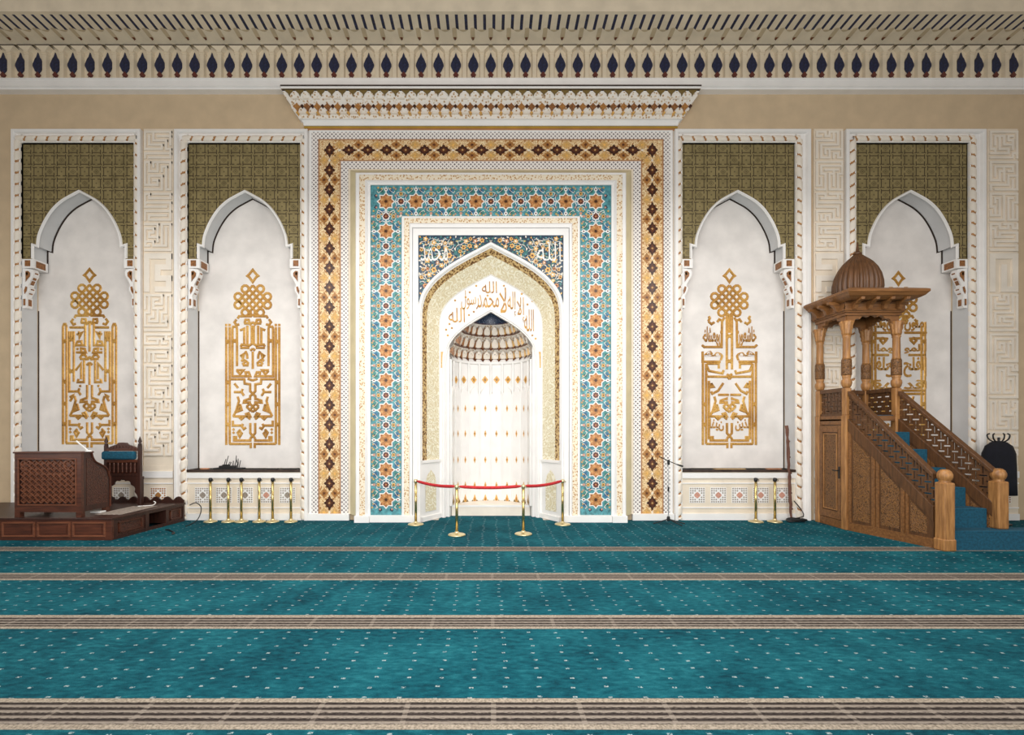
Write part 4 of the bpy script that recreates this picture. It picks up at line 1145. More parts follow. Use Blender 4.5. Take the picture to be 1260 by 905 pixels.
# ------------------------------------------------------------------ minbar
XL, XR, YF, YBK = 7.06, 8.05, -1.034, -.25
mb = thing('minbar', 'brown wooden minbar pulpit with carved canopy, fluted dome and carpeted stairs', 'pulpit', ((XL+XR)/2, YF, 0))
ORG = Vector(((XL+XR)/2, YF, 0))
def mpart(b, name, parent=None, smooth=False, bevel=0.0):
    b.v = [(x-ORG.x, y-ORG.y, z-ORG.z) for x, y, z in b.v]; return b.build(name, parent or mb, smooth, bevel)
def sk(Y, k=.255): return k*max(0.0, YF-Y)
KR = .31
PH = .066
for X_, Y_ in ((XL, YBK), (XL, YF), (XR, YF), (XR, YBK)):
    b = MB(); b.box(X_-PH, X_+PH, Y_-PH, Y_+PH, 0, 2.27, 'oak'); b.box(X_-PH+.006, X_+PH-.006, Y_-PH+.006, Y_+PH-.006, 2.27, 2.81, 'oak'); mpart(b, 'post', bevel=.012)
    b = MB(); b.lathe([(.055, 2.81), (.08, 2.85), (.094, 2.91), (.088, 2.96), (.066, 2.99), (.074, 3.02), (.082, 3.06)], (X_, Y_, 0), 'oak', 20)
    b.lathe([(.082, 3.06), (.088, 3.08), (.088, 3.2), (.082, 3.21), (.088, 3.22), (.086, 3.36), (.078, 3.38)], (X_, Y_, 0), 'carvoak', 24, flute=lambda a: 1+.03*math.cos(12*a))
    b.lathe([(.078, 3.38), (.068, 3.42), (.064, 3.8), (.078, 3.83), (.066, 3.86)], (X_, Y_, 0), 'oak', 20)
    o = mpart(b, 'column', smooth=True)
    b = MB(); b.lathe([(.066, 3.85), (.084, 3.9), (.08, 3.94), (.1, 4.0), (.094, 4.03), (.118, 4.1), (.118, 4.13)], (X_, Y_, 0), 'oak', 32, flute=lambda a: 1+.09*math.cos(8*a)); mpart(b, 'capital', smooth=True)
def foil(u0, u1, zs, zap):     # scalloped arch line from u0 to u1
    n = 7; out = []; c_ = (u0+u1)/2; hw = (u1-u0)/2
    for i in range(n):
        a0, a1 = PI-PI*i/n, PI-PI*(i+1)/n
        p0 = (c_+hw*math.cos(a0), zs+(zap-zs)*math.sin(a0)**.85 if math.sin(a0) > 0 else zs); p1 = (c_+hw*math.cos(a1), zs+(zap-zs)*max(0, math.sin(a1))**.85)
        mx_, mz = (p0[0]+p1[0])/2, (p0[1]+p1[1])/2; dx, dz = p1[0]-p0[0], p1[1]-p0[1]
        for q in range(6):
            w = q/6; bul = math.sin(PI*w)*.045; l = math.hypot(dx, dz)
            out.append((p0[0]+dx*w-dz/l*bul, p0[1]+dz*w+dx/l*bul))
    out.append((u1, zs)); return out
ZE0, ZE1 = 3.98, 4.40
for side in ('f', 'b', 'l', 'r'):
    b = MB()
    if side in 'fb':
        Y_ = YF if side == 'f' else YBK
        pts = [(XL-.02, ZE0), (XL-.02, ZE1), (XR+.02, ZE1), (XR+.02, ZE0)]+foil(XL+.09, XR-.09, ZE0, 4.22)[::-1]
        b.prism(pts, Y_-.035, Y_+.035, 'oakh', back=True)
    else:
        X_ = XL if side == 'l' else XR
        pts = [(YF-.02, ZE0), (YF-.02, ZE1), (YBK+.02, ZE1), (YBK+.02, ZE0)]+foil(YF+.09, YBK-.09, ZE0, 4.22)[::-1]
        b.prismx(pts, X_-.035, X_+.035, 'oakh')
    mpart(b, 'arch_board')
b = MB()
for o_, z0, z1 in ((.10, 4.12, 4.15), (.07, 4.15, 4.30), (.09, 4.30, 4.33), (.11, 4.33, 4.36), (.10, 4.36, 4.47)):
    for (x0, x1, y0, y1) in ((XL-o_, XR+o_, YF-o_, YF-o_+.05), (XL-o_, XR+o_, YBK+o_-.05, YBK+o_), (XL-o_, XL-o_+.05, YF-o_, YBK+o_), (XR+o_-.05, XR+o_, YF-o_, YBK+o_)):
        if z0 < 4.3: 
            continue
        b.box(x0, x1, y0, y1, z0, z1, 'oakh')
for (x0, x1, y0, y1) in ((XL-.06, XR+.06, YF-.06, YF-.03), (XL-.06, XL-.03, YF-.06, YBK+.06), (XR+.03, XR+.06, YF-.06, YBK+.06)): b.box(x0, x1, y0, y1, 4.24, 4.31, 'oakh')
b.box(XL-.1, XR+.1, YF-.1, YBK+.1, 4.46, 4.5, 'oakd')
mpart(b, 'entablature', bevel=.006)
RX0, RX1, RY0, RY1 = XL-.275, XR+.295, YF-.43, YBK+.12
b = MB()
def ring(o, z): return [(RX0+o, RY0+o, z), (RX1-o, RY0+o, z), (RX1-o, RY1-min(o, .02), z), (RX0+o, RY1-min(o, .02), z)]
rs = [ring(.17, 4.5), ring(.1, 4.53), ring(.05, 4.56), ring(.02, 4.6), ring(0, 4.62), ring(0, 4.665), ring(.05, 4.69), ring(.2, 4.74)]
for p, q_ in zip(rs, rs[1:]):
    for i in range(4): b.face([p[i], p[(i+1) % 4], q_[(i+1) % 4], q_[i]], 'oakh')
b.face(rs[0][::-1], 'oakd'); b.face(rs[-1], 'oakh')
mpart(b, 'roof_slab')
bk = [(0, 0), (0, .2), (.26, .2), (.25, .15), (.17, .13), (.1, .08), (.06, .0)]
for i in range(4):
    xx = XL+.06+(XR-XL-.12)*i/3
    b = MB(); b.prismx([(YF-.1-u, 4.345+v*.95) for u, v in bk], xx-.035, xx+.035, 'oakh'); mpart(b, 'eave_bracket')
for i in range(3):
    yc_ = YF+.1+(YBK-YF-.2)*i/2
    for sg, X_ in ((-1, XL-.1), (1, XR+.1)):
        b = MB(); b.prism([(X_+sg*u*.8, 4.345+v*.95) for u, v in bk], yc_-.035, yc_+.035, 'oakh', back=True); mpart(b, 'eave_bracket')
dcx, dcy = (XL+XR)/2, (YF+YBK)/2-.02
b = MB(); b.lathe([(.38, 4.70), (.42, 4.76), (.44, 4.88), (.435, 5.0), (.405, 5.14), (.345, 5.28), (.265, 5.4), (.175, 5.49), (.1, 5.56), (.06, 5.6)], (dcx, dcy, 0), 'oakd', 156, flute=lambda a: 1-.1*(1-abs(math.sin(13*a)))**1.5)
mpart(b, 'dome', smooth=True)
b = MB(); b.lathe([(.06, 5.58), (.085, 5.61), (.05, 5.64), (.03, 5.67), (.022, 5.75), (.004, 5.86)], (dcx, dcy, 0), 'oakd', 14); mpart(b, 'finial', smooth=True)
# landing, parapets
b = MB(); b.box(XL-.05, XR+.05, YF-.05, YBK+.05, 2.16, 2.262, 'oakh'); mpart(b, 'landing')
GU = .0245
def fret(c0, c1, z0, z1, inside_, put):
    """basket-weave fretwork: a board with short upright and level slots; put() receives the solid runs"""
    ni, nj = int((c1-c0)/GU), int((z1-z0)/GU)
    def slot(i, j):
        for a in (i//4-1, i//4, i//4+1):
            for b_ in (j//4-1, j//4, j//4+1):
                di, dj = i-4*a-2, j-4*b_-2
                if ((a+b_) % 2 and di == 0 and abs(dj) <= 2) or (not (a+b_) % 2 and dj == 0 and abs(di) <= 2): return True
        return False
    for j in range(nj):
        i = 0
        while i < ni:
            k = i
            while k < ni and inside_(c0+(k+.5)*GU, z0+(j+.5)*GU) and not slot(k, j): k += 1
            if k > i: put(c0+i*GU, c0+k*GU, z0+j*GU, z0+(j+1)*GU); i = k
            else: i += 1
for X_ in (XL, XR):
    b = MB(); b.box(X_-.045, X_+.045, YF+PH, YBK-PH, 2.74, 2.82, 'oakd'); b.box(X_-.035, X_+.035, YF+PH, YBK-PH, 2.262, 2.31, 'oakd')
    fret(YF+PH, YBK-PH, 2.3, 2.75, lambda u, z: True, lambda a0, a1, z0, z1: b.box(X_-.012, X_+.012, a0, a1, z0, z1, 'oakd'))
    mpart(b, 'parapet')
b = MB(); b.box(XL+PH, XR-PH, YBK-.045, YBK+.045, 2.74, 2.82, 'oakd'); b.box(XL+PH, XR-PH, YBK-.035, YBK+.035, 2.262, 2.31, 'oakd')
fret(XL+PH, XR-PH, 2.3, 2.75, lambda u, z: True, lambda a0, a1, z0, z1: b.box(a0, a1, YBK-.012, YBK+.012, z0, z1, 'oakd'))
mpart(b, 'parapet')
# door under the landing
x0 = XL-.05
for z0, z1 in ((.0, .16), (2.08, 2.2)): b = MB(); b.box(x0, XL+.02, YF+PH, YBK-PH, z0, z1, 'oakh'); mpart(b, 'door_rail', bevel=.008)
b = MB(); ya, yb = YF+PH+.01, YBK-PH-.01
b.box(x0+.01, XL+.01, ya, yb, .17, 2.07, 'oakd')
for y0, y1, z0, z1 in ((ya, ya+.09, .17, 2.07), (yb-.09, yb, .17, 2.07), (ya+.09, yb-.09, .17, .32), (ya+.09, yb-.09, 1.93, 2.07)): b.box(x0-.01, x0+.012, y0, y1, z0, z1, 'oakh')
b.box(x0-.002, x0+.012, ya+.13, yb-.13, .36, 1.89, 'carvoak')
for z0, z1, y0, y1 in ((.36, 1.89, ya+.115, ya+.135), (.36, 1.89, yb-.135, yb-.115), (.345, .365, ya+.115, yb-.115), (1.885, 1.905, ya+.115, yb-.115)): b.box(x0-.014, x0+.01, y0, y1, z0, z1, 'oak')
dr = mpart(b, 'door', bevel=.004)
b = MB(); b.box(x0-.02, x0-.008, ya+.02, ya+.06, 1.0, 1.24, 'black'); b.tube([(x0-.015, ya+.04, 1.16), (x0-.06, ya+.04, 1.16), (x0-.065, ya+.16, 1.16)], .012, 'black'); mpart(b, 'door_handle', dr)
# stair flights: rails, stringers, panelled side
YN = -2.64
RUN = YF-YN
SL = 1.63/1.57
def kx(X_): return .255 if X_ < XL+.5 else KR
def zl(z0, s_): return z0-SL*s_
def sbox(b, X_, hx, s0, s1, lo, hi, k, lo_flat=False):
    Y0, Y1 = YF-s0, YF-s1
    def xx(e, Y): return X_+sk(Y, kx(X_))+e
    zl0, zl1 = (lo, lo) if lo_flat else (zl(lo, s0), zl(lo, s1)); zh0, zh1 = zl(hi, s0), zl(hi, s1)
    b.hexa([(xx(-hx, Y1), Y1, zl1), (xx(hx, Y1), Y1, zl1), (xx(hx, Y0), Y0, zl0), (xx(-hx, Y0), Y0, zl0),
            (xx(-hx, Y1), Y1, zh1), (xx(hx, Y1), Y1, zh1), (xx(hx, Y0), Y0, zh0), (xx(-hx, Y0), Y0, zh0)], k)
for X_ in (XL, XR):
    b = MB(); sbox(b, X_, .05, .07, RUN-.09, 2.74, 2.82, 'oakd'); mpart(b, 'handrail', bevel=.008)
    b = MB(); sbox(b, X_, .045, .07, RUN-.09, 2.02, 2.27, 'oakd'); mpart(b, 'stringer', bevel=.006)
    b = MB()
    def put(a0, a1, z0, z1):
        Y0, Y1 = YF-a0, YF-a1; q0, q1 = X_+sk(Y0, kx(X_)), X_+sk(Y1, kx(X_)); h = .012
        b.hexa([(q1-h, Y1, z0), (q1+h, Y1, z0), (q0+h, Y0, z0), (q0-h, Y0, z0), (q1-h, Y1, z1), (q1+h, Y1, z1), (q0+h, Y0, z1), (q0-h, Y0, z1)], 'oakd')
    fret(.07, RUN-.09, .55, 2.8, lambda u, z: zl(2.25, u) < z < zl(2.76, u), put)
    mpart(b, 'lattice_rail')
    b = MB()
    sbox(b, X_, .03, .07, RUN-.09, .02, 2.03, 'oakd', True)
    sbox(b, X_, .045, .07, RUN-.09, .0, .0, 'oakd', True) if False else None
    Y0, Y1 = YF-.07, YF-RUN+.09
    for hx in (.045,):
        b.hexa([(X_+sk(Y1, kx(X_))-hx, Y1, 0), (X_+sk(Y1, kx(X_))+hx, Y1, 0), (X_+sk(Y0, kx(X_))+hx, Y0, 0), (X_+sk(Y0, kx(X_))-hx, Y0, 0), (X_+sk(Y1, kx(X_))-hx, Y1, .16), (X_+sk(Y1, kx(X_))+hx, Y1, .16), (X_+sk(Y0, kx(X_))+hx, Y0, .16), (X_+sk(Y0, kx(X_))-hx, Y0, .16)], 'oakh')
    for s0, s1 in ((.07, .13), (.52, .58), (.6, .65), (1.02, 1.08), (1.1, 1.14)): sbox(b, X_, .044, s0, s1, .16, 2.03, 'oakh', True)
    sd = mpart(b, 'side_panel')
    b = MB()
    for s0, s1 in ((.17, .48), (.68, .99), (1.17, 1.42)):
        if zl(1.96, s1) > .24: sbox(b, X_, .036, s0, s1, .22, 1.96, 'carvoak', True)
    mpart(b, 'carved_inset', sd)
# carpeted steps
HX0, HX1 = XL+.05, XR-.05
for k_ in range(1, 8):
    Yf = YF+.0-(7-k_)*.28; Yk = Yf+.30 if k_ < 7 else YBK-.1
    z1 = .323*k_; b = MB()
    e = .0
    x0, x1 = HX0+sk(Yf)+.01, HX1+sk(Yf, KR)-.01
    if k_ == 1: x0, x1, Yf = XL+sk(YN)+.11, XR+sk(YN)+.75, Yf+.0
    b.box(x0, x1, Yf, Yk, 0 if k_ < 7 else 2.262, z1 if k_ < 7 else 2.275, 'tealcloth')
    if k_ < 7: b.tube([(x0+.01, Yf+.012, z1-.012), (x1-.01, Yf+.012, z1-.012)], .016, 'tealcloth')
    mpart(b, 'carpeted_step', bevel=.012)
for X_, Yc in ((XL+sk(YN), YN-.05), (XR+sk(YN, KR), YN+.14)):
    w = .092; z0 = 0.0 if X_ < XL+.6 else .323
    b = MB(); b.box(X_-w, X_+w, Yc-w, Yc+w, z0, 1.12, 'oak')
    b.box(X_-w-.012, X_+w+.012, Yc-w-.012, Yc+w+.012, z0, z0+.2, 'oak') if z0 == 0 else None
    n_ = mpart(b, 'newel_post', bevel=.022)
    b = MB(); b.lathe([(.075, 1.11), (.085, 1.125), (.07, 1.14), (.09, 1.165), (.105, 1.21), (.105, 1.25), (.085, 1.3), (.05, 1.33), (.01, 1.335)], (X_, Yc, 0), 'oak', 22); mpart(b, 'knob', n_, smooth=True)

# ------------------------------------------------------------------ platform with carved desk and chair
DF = 8.73; YP = DF-D0
ZT = .404
pl = thing('platform', 'low dark wooden stage with panelled front carrying desk and chair', 'platform', (-8.6, YP, 0))
OP = Vector((-8.6, YP, 0))
def ppart(b, name, parent=None, smooth=False, bevel=0.0, org=OP):
    b.v = [(x-org.x, y-org.y, z-org.z) for x, y, z in b.v]; return b.build(name, parent, smooth, bevel)
XP = -6.79; YPB = -.14
b = MB(); b.box(-11.2, XP, YP, YP+.06, 0.0, .372, 'walnut'); b.box(-11.2, XP-.6, YP+.06, YPB, .0, .37, 'walnutv')
ppart(b, 'body', pl, bevel=.006)
b = MB(); b.hexa([(-11.2, YP-.02, .37), (XP+.02, YP-.02, .37), (XP+.17, YPB, .37), (-11.2, YPB, .37), (-11.2, YP-.02, ZT), (XP+.02, YP-.02, ZT), (XP+.17, YPB, ZT), (-11.2, YPB, ZT)], 'walnutv'); ppart(b, 'top_board', pl, bevel=.006)
for i in range(7):
    xb_ = (129-CX)*DF/F-i*.632; xa_ = xb_-.56
    b = MB(); r_ = [(xa_, .075), (xa_, .315), (xb_, .315), (xb_, .075)]
    b.ribbon(r_, .035, YP, .018, 'walnutl', True); b.box(xa_+.05, xb_-.05, YP-.008, YP, .12, .27, 'walnut'); ppart(b, 'front_panel', pl)
# side face: carved bay, open pigeonhole, framed bay
def side(b, u0, u1, z0, z1, e0, e1, k):
    f = lambda u, e: (XP+.15*u+e, YP+.06+(YPB-YP-.06)*u)
    p = [f(u0, e0), f(u0, e1), f(u1, e1), f(u1, e0)]
    b.hexa([(*q, z0) for q in p]+[(*q, z1) for q in p], k)
b = MB(); side(b, 0, 1, 0, .06, -.06, .0, 'walnutv'); side(b, 0, 1, .33, .37, -.06, .0, 'walnutv'); side(b, 0, 1, .0, .37, -.61, -.57, 'walnut')
for u0, u1 in ((0, .03), (.40, .45), (.70, .74), (.97, 1)): side(b, u0, u1, .06, .33, -.58, 0, 'walnutv')
side(b, .03, .40, .06, .33, -.06, -.02, 'carvwal'); side(b, .74, .97, .06, .33, -.06, -.02, 'carvwal')
for u0, u1, z0, z1 in ((.77, .79, .1, .29), (.92, .94, .1, .29), (.77, .94, .1, .115), (.77, .94, .275, .29), (.06, .08, .1, .29), (.35, .37, .1, .29), (.06, .37, .1, .115), (.06, .37, .275, .29)): side(b, u0, u1, z0, z1, -.02, .004, 'walnut')
ppart(b, 'side_bay', pl)
b = MB(); n = 7; x0, x1 = -8.35, XP+.14; pts = [(x0, ZT)]
for i in range(n):
    for q in range(9):
        w = q/8; xx = x0+(x1-x0)*(i+w)/n; pts.append((xx, ZT+.045+.085*math.sin(PI*w)**1.5))
pts.append((x1, ZT)); b.prism(pts, YPB-.02, YPB+.015, 'walnutv', back=True); ppart(b, 'scalloped_crest', pl)
# desk
YD = YP+.06; XD1 = (99.6-CX)*(D0+YD)/F; XD0 = (18-CX)*(D0+YD)/F; YD1 = YD+.68; ZD = ZT+.002; ZDT = 1.585
dk = thing('lectern_desk', 'dark walnut desk with carved honeycomb front on the low platform', 'desk', ((XD0+XD1)/2, YD, ZD))
OD = Vector(((XD0+XD1)/2, YD, ZD))
b = MB(); z0 = ZD+.09
b.box(XD0+.03, XD1-.05, YD+.03, YD+.055, z0+.02, ZDT-.05, 'walnutv')
for xa_, xb_, za, zb_ in ((XD0, XD0+.07, z0, ZDT-.03), (XD1-.09, XD1, z0, ZDT-.03), (XD0+.07, XD1-.09, ZDT-.13, ZDT-.03), (XD0+.07, XD1-.09, z0, z0+.13)): b.box(xa_, xb_, YD, YD+.06, za, zb_, 'walnut')
b.ribbon([(XD0+.07, z0+.13), (XD0+.07, ZDT-.13), (XD1-.09, ZDT-.13), (XD1-.09, z0+.13)], .025, YD, .014, 'walnutl', True)
fr_ = ppart(b, 'front_panel', dk, org=OD)
b = MB(); fx0, fx1, fz0, fz1 = XD0+.1, XD1-.12, z0+.16, ZDT-.16
nx, nz = 9, 8; cw, ch = (fx1-fx0)/nx, (fz1-fz0)/nz
for i in range(nx):
    for j in range(nz):
        cx_, cz_ = fx0+(i+.5)*cw, fz0+(j+.5)*ch
        b.ribbon([(cx_-cw*.5, cz_), (cx_, cz_+ch*.5), (cx_+cw*.5, cz_), (cx_, cz_-ch*.5)], .022, YD+.03, .024, 'walnutl', True)
        b.prism(star(cx_, cz_, cw*.26, cw*.13, 8), YD+.016, YD+.03, 'walnutl')
        if i < nx-1 and j < nz-1: b.prism(star(cx_+cw/2, cz_+ch/2, cw*.2, cw*.1, 4), YD+.01, YD+.03, 'walnut')
for sg, xx in ((1, fx0), (-1, fx1)):
    b.ribbon(arc_pts(xx+sg*.1, fz1-.08, .09, PI*.1, PI*1.6, 10), .03, YD+.03, .03, 'walnutl'); b.prism(motif(xx+sg*.1, fz1-.08, .05, .035, .6), YD+.005, YD+.03, 'walnut')
ppart(b, 'carved_lattice', fr_, org=OD)
prof = [(YD+.06, z0), (YD+.06, ZDT-.03), (YD+.24, ZDT-.03), (YD+.27, ZDT-.12), (YD+.33, ZDT-.2), (YD+.45, ZDT-.26), (YD+.56, ZDT-.32), (YD+.63, ZDT-.4), (YD+.66, ZDT-.5), (YD1, ZDT-.55), (YD1, z0)]
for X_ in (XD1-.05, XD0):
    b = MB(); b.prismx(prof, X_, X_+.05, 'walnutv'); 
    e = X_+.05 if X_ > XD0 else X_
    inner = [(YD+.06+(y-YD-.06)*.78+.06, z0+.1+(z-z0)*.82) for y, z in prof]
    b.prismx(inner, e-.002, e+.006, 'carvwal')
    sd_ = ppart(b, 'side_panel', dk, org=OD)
    b = MB(); edge = smooth_curve([(e+.005, y-.01, z) for y, z in prof[2:]], 3); b.tube(edge, .018, 'walnut', 6); ppart(b, 'side_moulding', sd_, org=OD)
b = MB(); b.box(XD0-.02, XD1+.02, YD-.02, YD+.27, ZDT-.03, ZDT, 'walnut'); b.box(XD0+.05, XD1-.05, YD+.2, YD1-.02, 1.12, 1.15, 'walnutv'); ppart(b, 'top', dk, org=OD, bevel=.008)
for xx in (XD0, XD1-.09):
    for y_ in (YD, YD1-.1):
        b = MB(); b.box(xx, xx+.09, y_, y_+.09, ZD, z0, 'walnut'); ppart(b, 'foot', dk, org=OD)
mxx = PX(100, YD+.2-D0*0)
b = MB(); Dm = D0+YD+.12
b.lathe([(.05, 0), (.05, .015), (.02, .025), (.012, .03)], ((109-CX)*Dm/F, YD+.12, ZDT+.0), 'paper', 14)
p0 = Vector(((108-CX)*Dm/F, YD+.12, ZDT+.02)); p1 = Vector(((95-CX)*Dm/F, YD+.1, 2+(HY-543)*Dm/F))
b.tube([p0, p0.lerp(p1, .5), p1], .012, 'paper', 8, [.011, .012, .016]); tag(b.build('desk_microphone'), 'slim white gooseneck microphone slanting up from the desk top', 'microphone')
# chair
YCH = 10.15-D0; XC0, XC1 = (129-CX)*10.15/F, (174-CX)*10.15/F
ch = thing('carved_chair', 'dark carved high chair with teal cushion band beside the carved desk', 'chair', ((XC0+XC1)/2, YCH, ZT+.002))
OC = Vector(((XC0+XC1)/2, YCH, ZT+.002)); Zc = ZT+.002
for X_ in (XC0, XC1-.06):
    b = MB(); b.box(X_, X_+.06, YCH-.03, YCH+.03, Zc, 1.66, 'walnutv'); bp = ppart(b, 'back_post', ch, org=OC, bevel=.006)
    b = MB(); b.lathe([(.03, 1.66), (.04, 1.68), (.02, 1.7), (.036, 1.74), (.02, 1.79), (.004, 1.84)], (X_+.03, YCH, 0), 'walnutv', 10); ppart(b, 'finial', bp, org=OC, smooth=True)
    b = MB(); b.box(X_+(.0 if X_ < XC0+.1 else -.03), X_+.04+(.0 if X_ < XC0+.1 else -.03), YCH+.1, YCH+.14, Zc, .93, 'walnutv'); ppart(b, 'leg', ch, org=OC)
b = MB(); w = XC1-XC0; crest = [(XC0+.06, 1.54)]+[(XC0+w*(.08+.84*i/16), 1.585+.1*math.sin(PI*i/16)**.8+(.03 if 6 <= i <= 10 else 0)) for i in range(17)]+[(XC1-.06, 1.54)]
b.prism(crest, YCH-.03, YCH+.02, 'walnut', back=True)
for i in range(9): b.prism(motif(XC0+w*(.16+.68*i/8), 1.585+.05*math.sin(PI*i/8), .035, .022, i*.6), YCH-.042, YCH-.03, 'walnut')
ppart(b, 'crest_rail', ch, org=OC)
b = MB(); b.box(XC0-.03, XC1-.1, YCH-.075, YCH+.03, 1.36, 1.535, 'tealcloth'); ppart(b, 'cushion', ch, org=OC, bevel=.04)
b = MB(); b.box(XC0+.06, XC1-.06, YCH-.03, YCH+.03, 1.3, 1.36, 'walnut'); b.box(XC0+.06, XC1-.06, YCH-.03, YCH+.03, 1.02, 1.07, 'walnutv'); b.box(XC0+.06, XC1-.06, YCH+.01, YCH+.03, 1.07, 1.3, 'walnutv'); ppart(b, 'back_rail', ch, org=OC)
for i in range(7):
    xx = XC0+.12+(w-.24)*i/6; b = MB(); b.lathe([(.012, 1.07), (.02, 1.11), (.012, 1.14), (.02, 1.18), (.012, 1.22), (.02, 1.26), (.012, 1.3)], (xx, YCH-.018, 0), 'walnut', 8); ppart(b, 'spindle', ch, org=OC, smooth=True)
b = MB(); ap_ = [(XC0+.06, Zc+.02), (XC0+.06, 1.03), (XC1-.06, 1.03), (XC1-.06, Zc+.02)]+foil(XC0+.1, XC1-.1, Zc+.06, 1.0-.08)[::-1]
b.prism(ap_, YCH-.02, YCH+.01, 'walnutv', back=True); ppart(b, 'apron', ch, org=OC)
b = MB(); b.box(XC0+.0, XC1-.05, YCH+.012, YCH+.16, .93, 1.0, 'walnutv'); ppart(b, 'seat', ch, org=OC, bevel=.01)
# small things
def sheet(name, x0, x1, y0, y1, z, k, label, cat, h=.012):
    b = MB(); b.box(x0, x1, y0, y1, z, z+h, k); o = b.build(name, bevel=.003); tag(o, label, cat); return o
px_, py_ = (121-CX)*9.3/F, 9.3-D0
sheet('folded_paper', px_-.1, px_+.1, py_-.07, py_+.06, ZT+.001, 'paper', 'small white folded paper lying on the stage by the desk side', 'paper', .03)
b = MB(); cx0, cx1 = (140-CX)*9.5/F, (172-CX)*9.5/F
pts = [(cx0+(cx1-cx0)*i/16, ZT+.006+.004*math.sin(i*2.1)) for i in range(17)]
for (a, za), (c_, zc_) in zip(pts, pts[1:]): b.hexa([(a, 9.05-D0, za-.004), (c_, 9.05-D0, zc_-.004), (c_, 10.0-D0, zc_-.004), (a, 10.0-D0, za-.004), (a, 9.05-D0, za+.004), (c_, 9.05-D0, zc_+.004), (c_, 10.0-D0, zc_+.004), (a, 10.0-D0, za+.004)], 'greycloth')
tag(b.build('prayer_mat'), 'grey rumpled mat spread on the stage before the carved chair', 'mat')
b = MB(); b.tube(smooth_curve([(PX(176, -.6), -.75, ZT+.012), (PX(184, -.6), -.7, ZT+.014), (PX(190, -.55), -.6, ZT+.012), (PX(191.5, -.5), -.5, ZT+.05), (PX(189, -.5), -.5, ZT+.075)], 5), .009, 'paper', 6); tag(b.build('white_cable'), 'short white cable curling on the stage near the chair foot', 'cable')
b = MB(); b.tube(smooth_curve([(PX(233, -.25), -.24, .36), (PX(241, -.25), -.24, .41), (PX(247, -.3), -.28, .3), (PX(245, -.4), -.44, .1), (PX(238, -.5), -.62, .014), (PX(234, -.6), -.75, .012)], 6), .01, 'black', 6); tag(b.build('black_cable'), 'black cable drooping to the carpet beside the stage end', 'cable')
g0, g1 = ground(204, 653), ground(213, 658)
b = MB(); b.tube(smooth_curve([(g0[0], g0[1], .01), (g0[0]+.08, g0[1]-.03, .012), (g1[0]-.03, g1[1]+.08, .014), (g1[0], g1[1], .012)], 5), .014, 'black', 6); b.lathe([(.022, 0), (.026, .015), (.018, .03)], (g1[0], g1[1], 0.0), 'black', 10); tag(b.build('plug_lead'), 'short black plug lead lying on the carpet by the stage', 'cable')
# on the left alcove sill
Zs = ZS+.001
bt = thing('device_tray', 'black tray holding upright black pens on sill above the six posts', 'tray', (PX(283, .1), .1, Zs))
b = MB(); b.box(-.33, .3, -.09, .1, 0, .03, 'black'); b.box(-.22, .12, -.06, .08, .03, .075, 'black'); b.box(-.15, -.02, -.05, .06, .075, .1, 'black'); b.build('tray', bt, bevel=.008)
rnd = random.Random(5)
for i, (xx, h) in enumerate(((-.14, .19), (-.1, .26), (-.06, .13), (.0, .12), (.1, .27), (.14, .18), (.17, .2), (.2, .16), (.07, .15))):
    b = MB(); b.tube([(xx, 0, .03), (xx+rnd.uniform(-.01, .03), .01, .03+h*.5), (xx+rnd.uniform(-.02, .06), .02, .03+h)], .009, 'black', 6); b.build('pen', bt)
sheet('dark_remote', PX(328, 0), PX(341, 0), .0, .06, Zs, 'black', 'flat black handset on the sill above six posts, nearer the black tray', 'remote', .022)
sheet('dark_handset', PX(348, 0), PX(364, 0), .0, .06, Zs, 'black', 'flat black handset on the sill above six posts, nearer the mihrab', 'remote', .022)
sheet('copper_booklet', PX(246, 0), PX(255, 0), .0, .1, Zs, 'copper', 'thin copper coloured booklet on the sill, at the stage end', 'booklet', .02)
sheet('copper_leaflet', PX(945, 0), PX(962, 0), .0, .1, Zs, 'copper', 'thin coppery leaflet lying on the sill next to the knotty stick', 'leaflet', .014)
sheet('black_folder', PX(841, 0), PX(851, 0), .0, .1, Zs, 'black', 'small black folder on the sill near the microphone stand', 'folder', .02)
sheet('pale_leaflet', PX(880, 0), PX(918, 0), .0, .1, Zs, 'ltan', 'long pale leaflet lying mid sill above the two parked brass posts', 'leaflet', .01)
# coat stand behind the pulpit stairs
Xc, Yc = PX(1229, -.5), -.5
cs = thing('coat_stand', 'dark coat stand with curled hooks and navy coat behind stair rail', 'coat stand', (Xc, Yc, 0))
b = MB(); b.tube([(0, 0, .03), (0, 0, 1.82)], .022, 'black', 10); b.build('pole', cs)
b = MB(); b.lathe([(.2, 0), (.2, .02), (.05, .05), (.03, .08)], (0, 0, 0), 'black', 20); b.build('base', cs)
for a in (PI*1.1, PI*1.55, PI*.1, PI*.6):
    b = MB(); ca, sa = math.cos(a), math.sin(a); b.tube(smooth_curve([(0, 0, 1.74), (.09*ca, .09*sa, 1.73), (.17*ca, .17*sa, 1.79), (.19*ca, .19*sa, 1.87), (.15*ca, .15*sa, 1.9)], 5), .014, 'black', 7); b.build('hook', cs)
b = MB(); n, rows = 28, []
for (rx, ry, z_) in ((.05, .05, 1.74), (.14, .1, 1.72), (.25, .15, 1.64), (.31, .18, 1.48), (.33, .19, 1.2), (.335, .2, .9), (.34, .2, .62)):
    rows.append([(rx*math.cos(2*PI*i/n)*(1+.06*math.sin(7*2*PI*i/n+z_*3)), ry*math.sin(2*PI*i/n)*(1+.12*math.sin(5*2*PI*i/n+1)), z_) for i in range(n)])
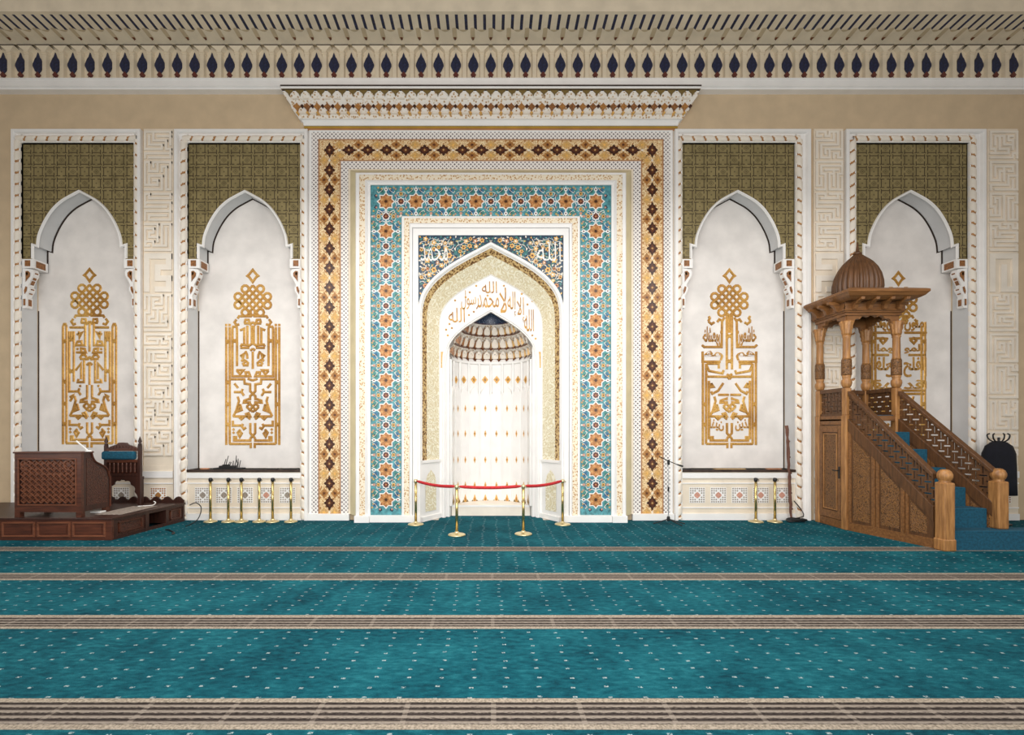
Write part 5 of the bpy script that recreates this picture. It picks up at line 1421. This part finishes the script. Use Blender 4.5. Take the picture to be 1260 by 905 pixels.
for p, q_ in zip(rows, rows[1:]):
    for i in range(n): b.face([p[i], p[(i+1) % n], q_[(i+1) % n], q_[i]], 'darkcloth')
b.face(rows[-1], 'darkcloth'); b.build('coat', cs, smooth=True)

# ------------------------------------------------------------------ camera and light
cam = bpy.data.cameras.new('camera'); co_ = bpy.data.objects.new('camera', cam); C.objects.link(co_)
co_.location = (0, -D0, 2.0); co_.rotation_euler = (PI/2, 0, 0)
cam.sensor_fit = 'HORIZONTAL'; cam.sensor_width = 36; cam.lens = F/1260*36
cam.shift_x = (630-CX)/1260; cam.shift_y = (HY-452.5)/1260
SC.camera = co_
def area(name, loc, aim, sx, sy, power, col_):
    l = bpy.data.lights.new(name, 'AREA'); l.shape = 'RECTANGLE'; l.size = sx; l.size_y = sy; l.energy = power; l.color = col_
    o = bpy.data.objects.new(name, l); C.objects.link(o); o.location = loc
    o.rotation_euler = (Vector(aim)-Vector(loc)).to_track_quat('-Z', 'Y').to_euler(); return o
area('hall_window_light', (0, -15.5, 3.2), (0, 0, 1.2), 15, 4, 1060, (1, .99, .975))
area('left_window_light', (-10.5, -6.5, 3.0), (1.5, 0, 1.6), 3, 3.5, 90, (1, .98, .95))
area('right_window_light', (10.5, -7.5, 3.0), (-1.5, 0, 1.6), 3, 3.5, 70, (1, .98, .95))
area('added_overhead_fill', (0, -4.6, 6.4), (0, -3.4, 0), 15, 2.5, 620, (1, .985, .96))  # added unseen strip overhead; brightens the lower wall and nearby carpet
area('added_mihrab_fill', (0, -8.6, 3.2), (0, 0, 1.6), 2.4, 1.6, 150, (1, .98, .95))  # added fill with no lamp behind it; brightens the mihrab base
w = bpy.data.worlds.new('hall'); SC.world = w; w.use_nodes = True
w.node_tree.nodes['Background'].inputs[0].default_value = (1.0, .9, .79, 1); w.node_tree.nodes['Background'].inputs[1].default_value = .27
SC.view_settings.view_transform = 'Standard'; SC.view_settings.look = 'None'; SC.view_settings.gamma = 1; SC.view_settings.exposure = 0.0
SC.view_settings.use_curve_mapping = False
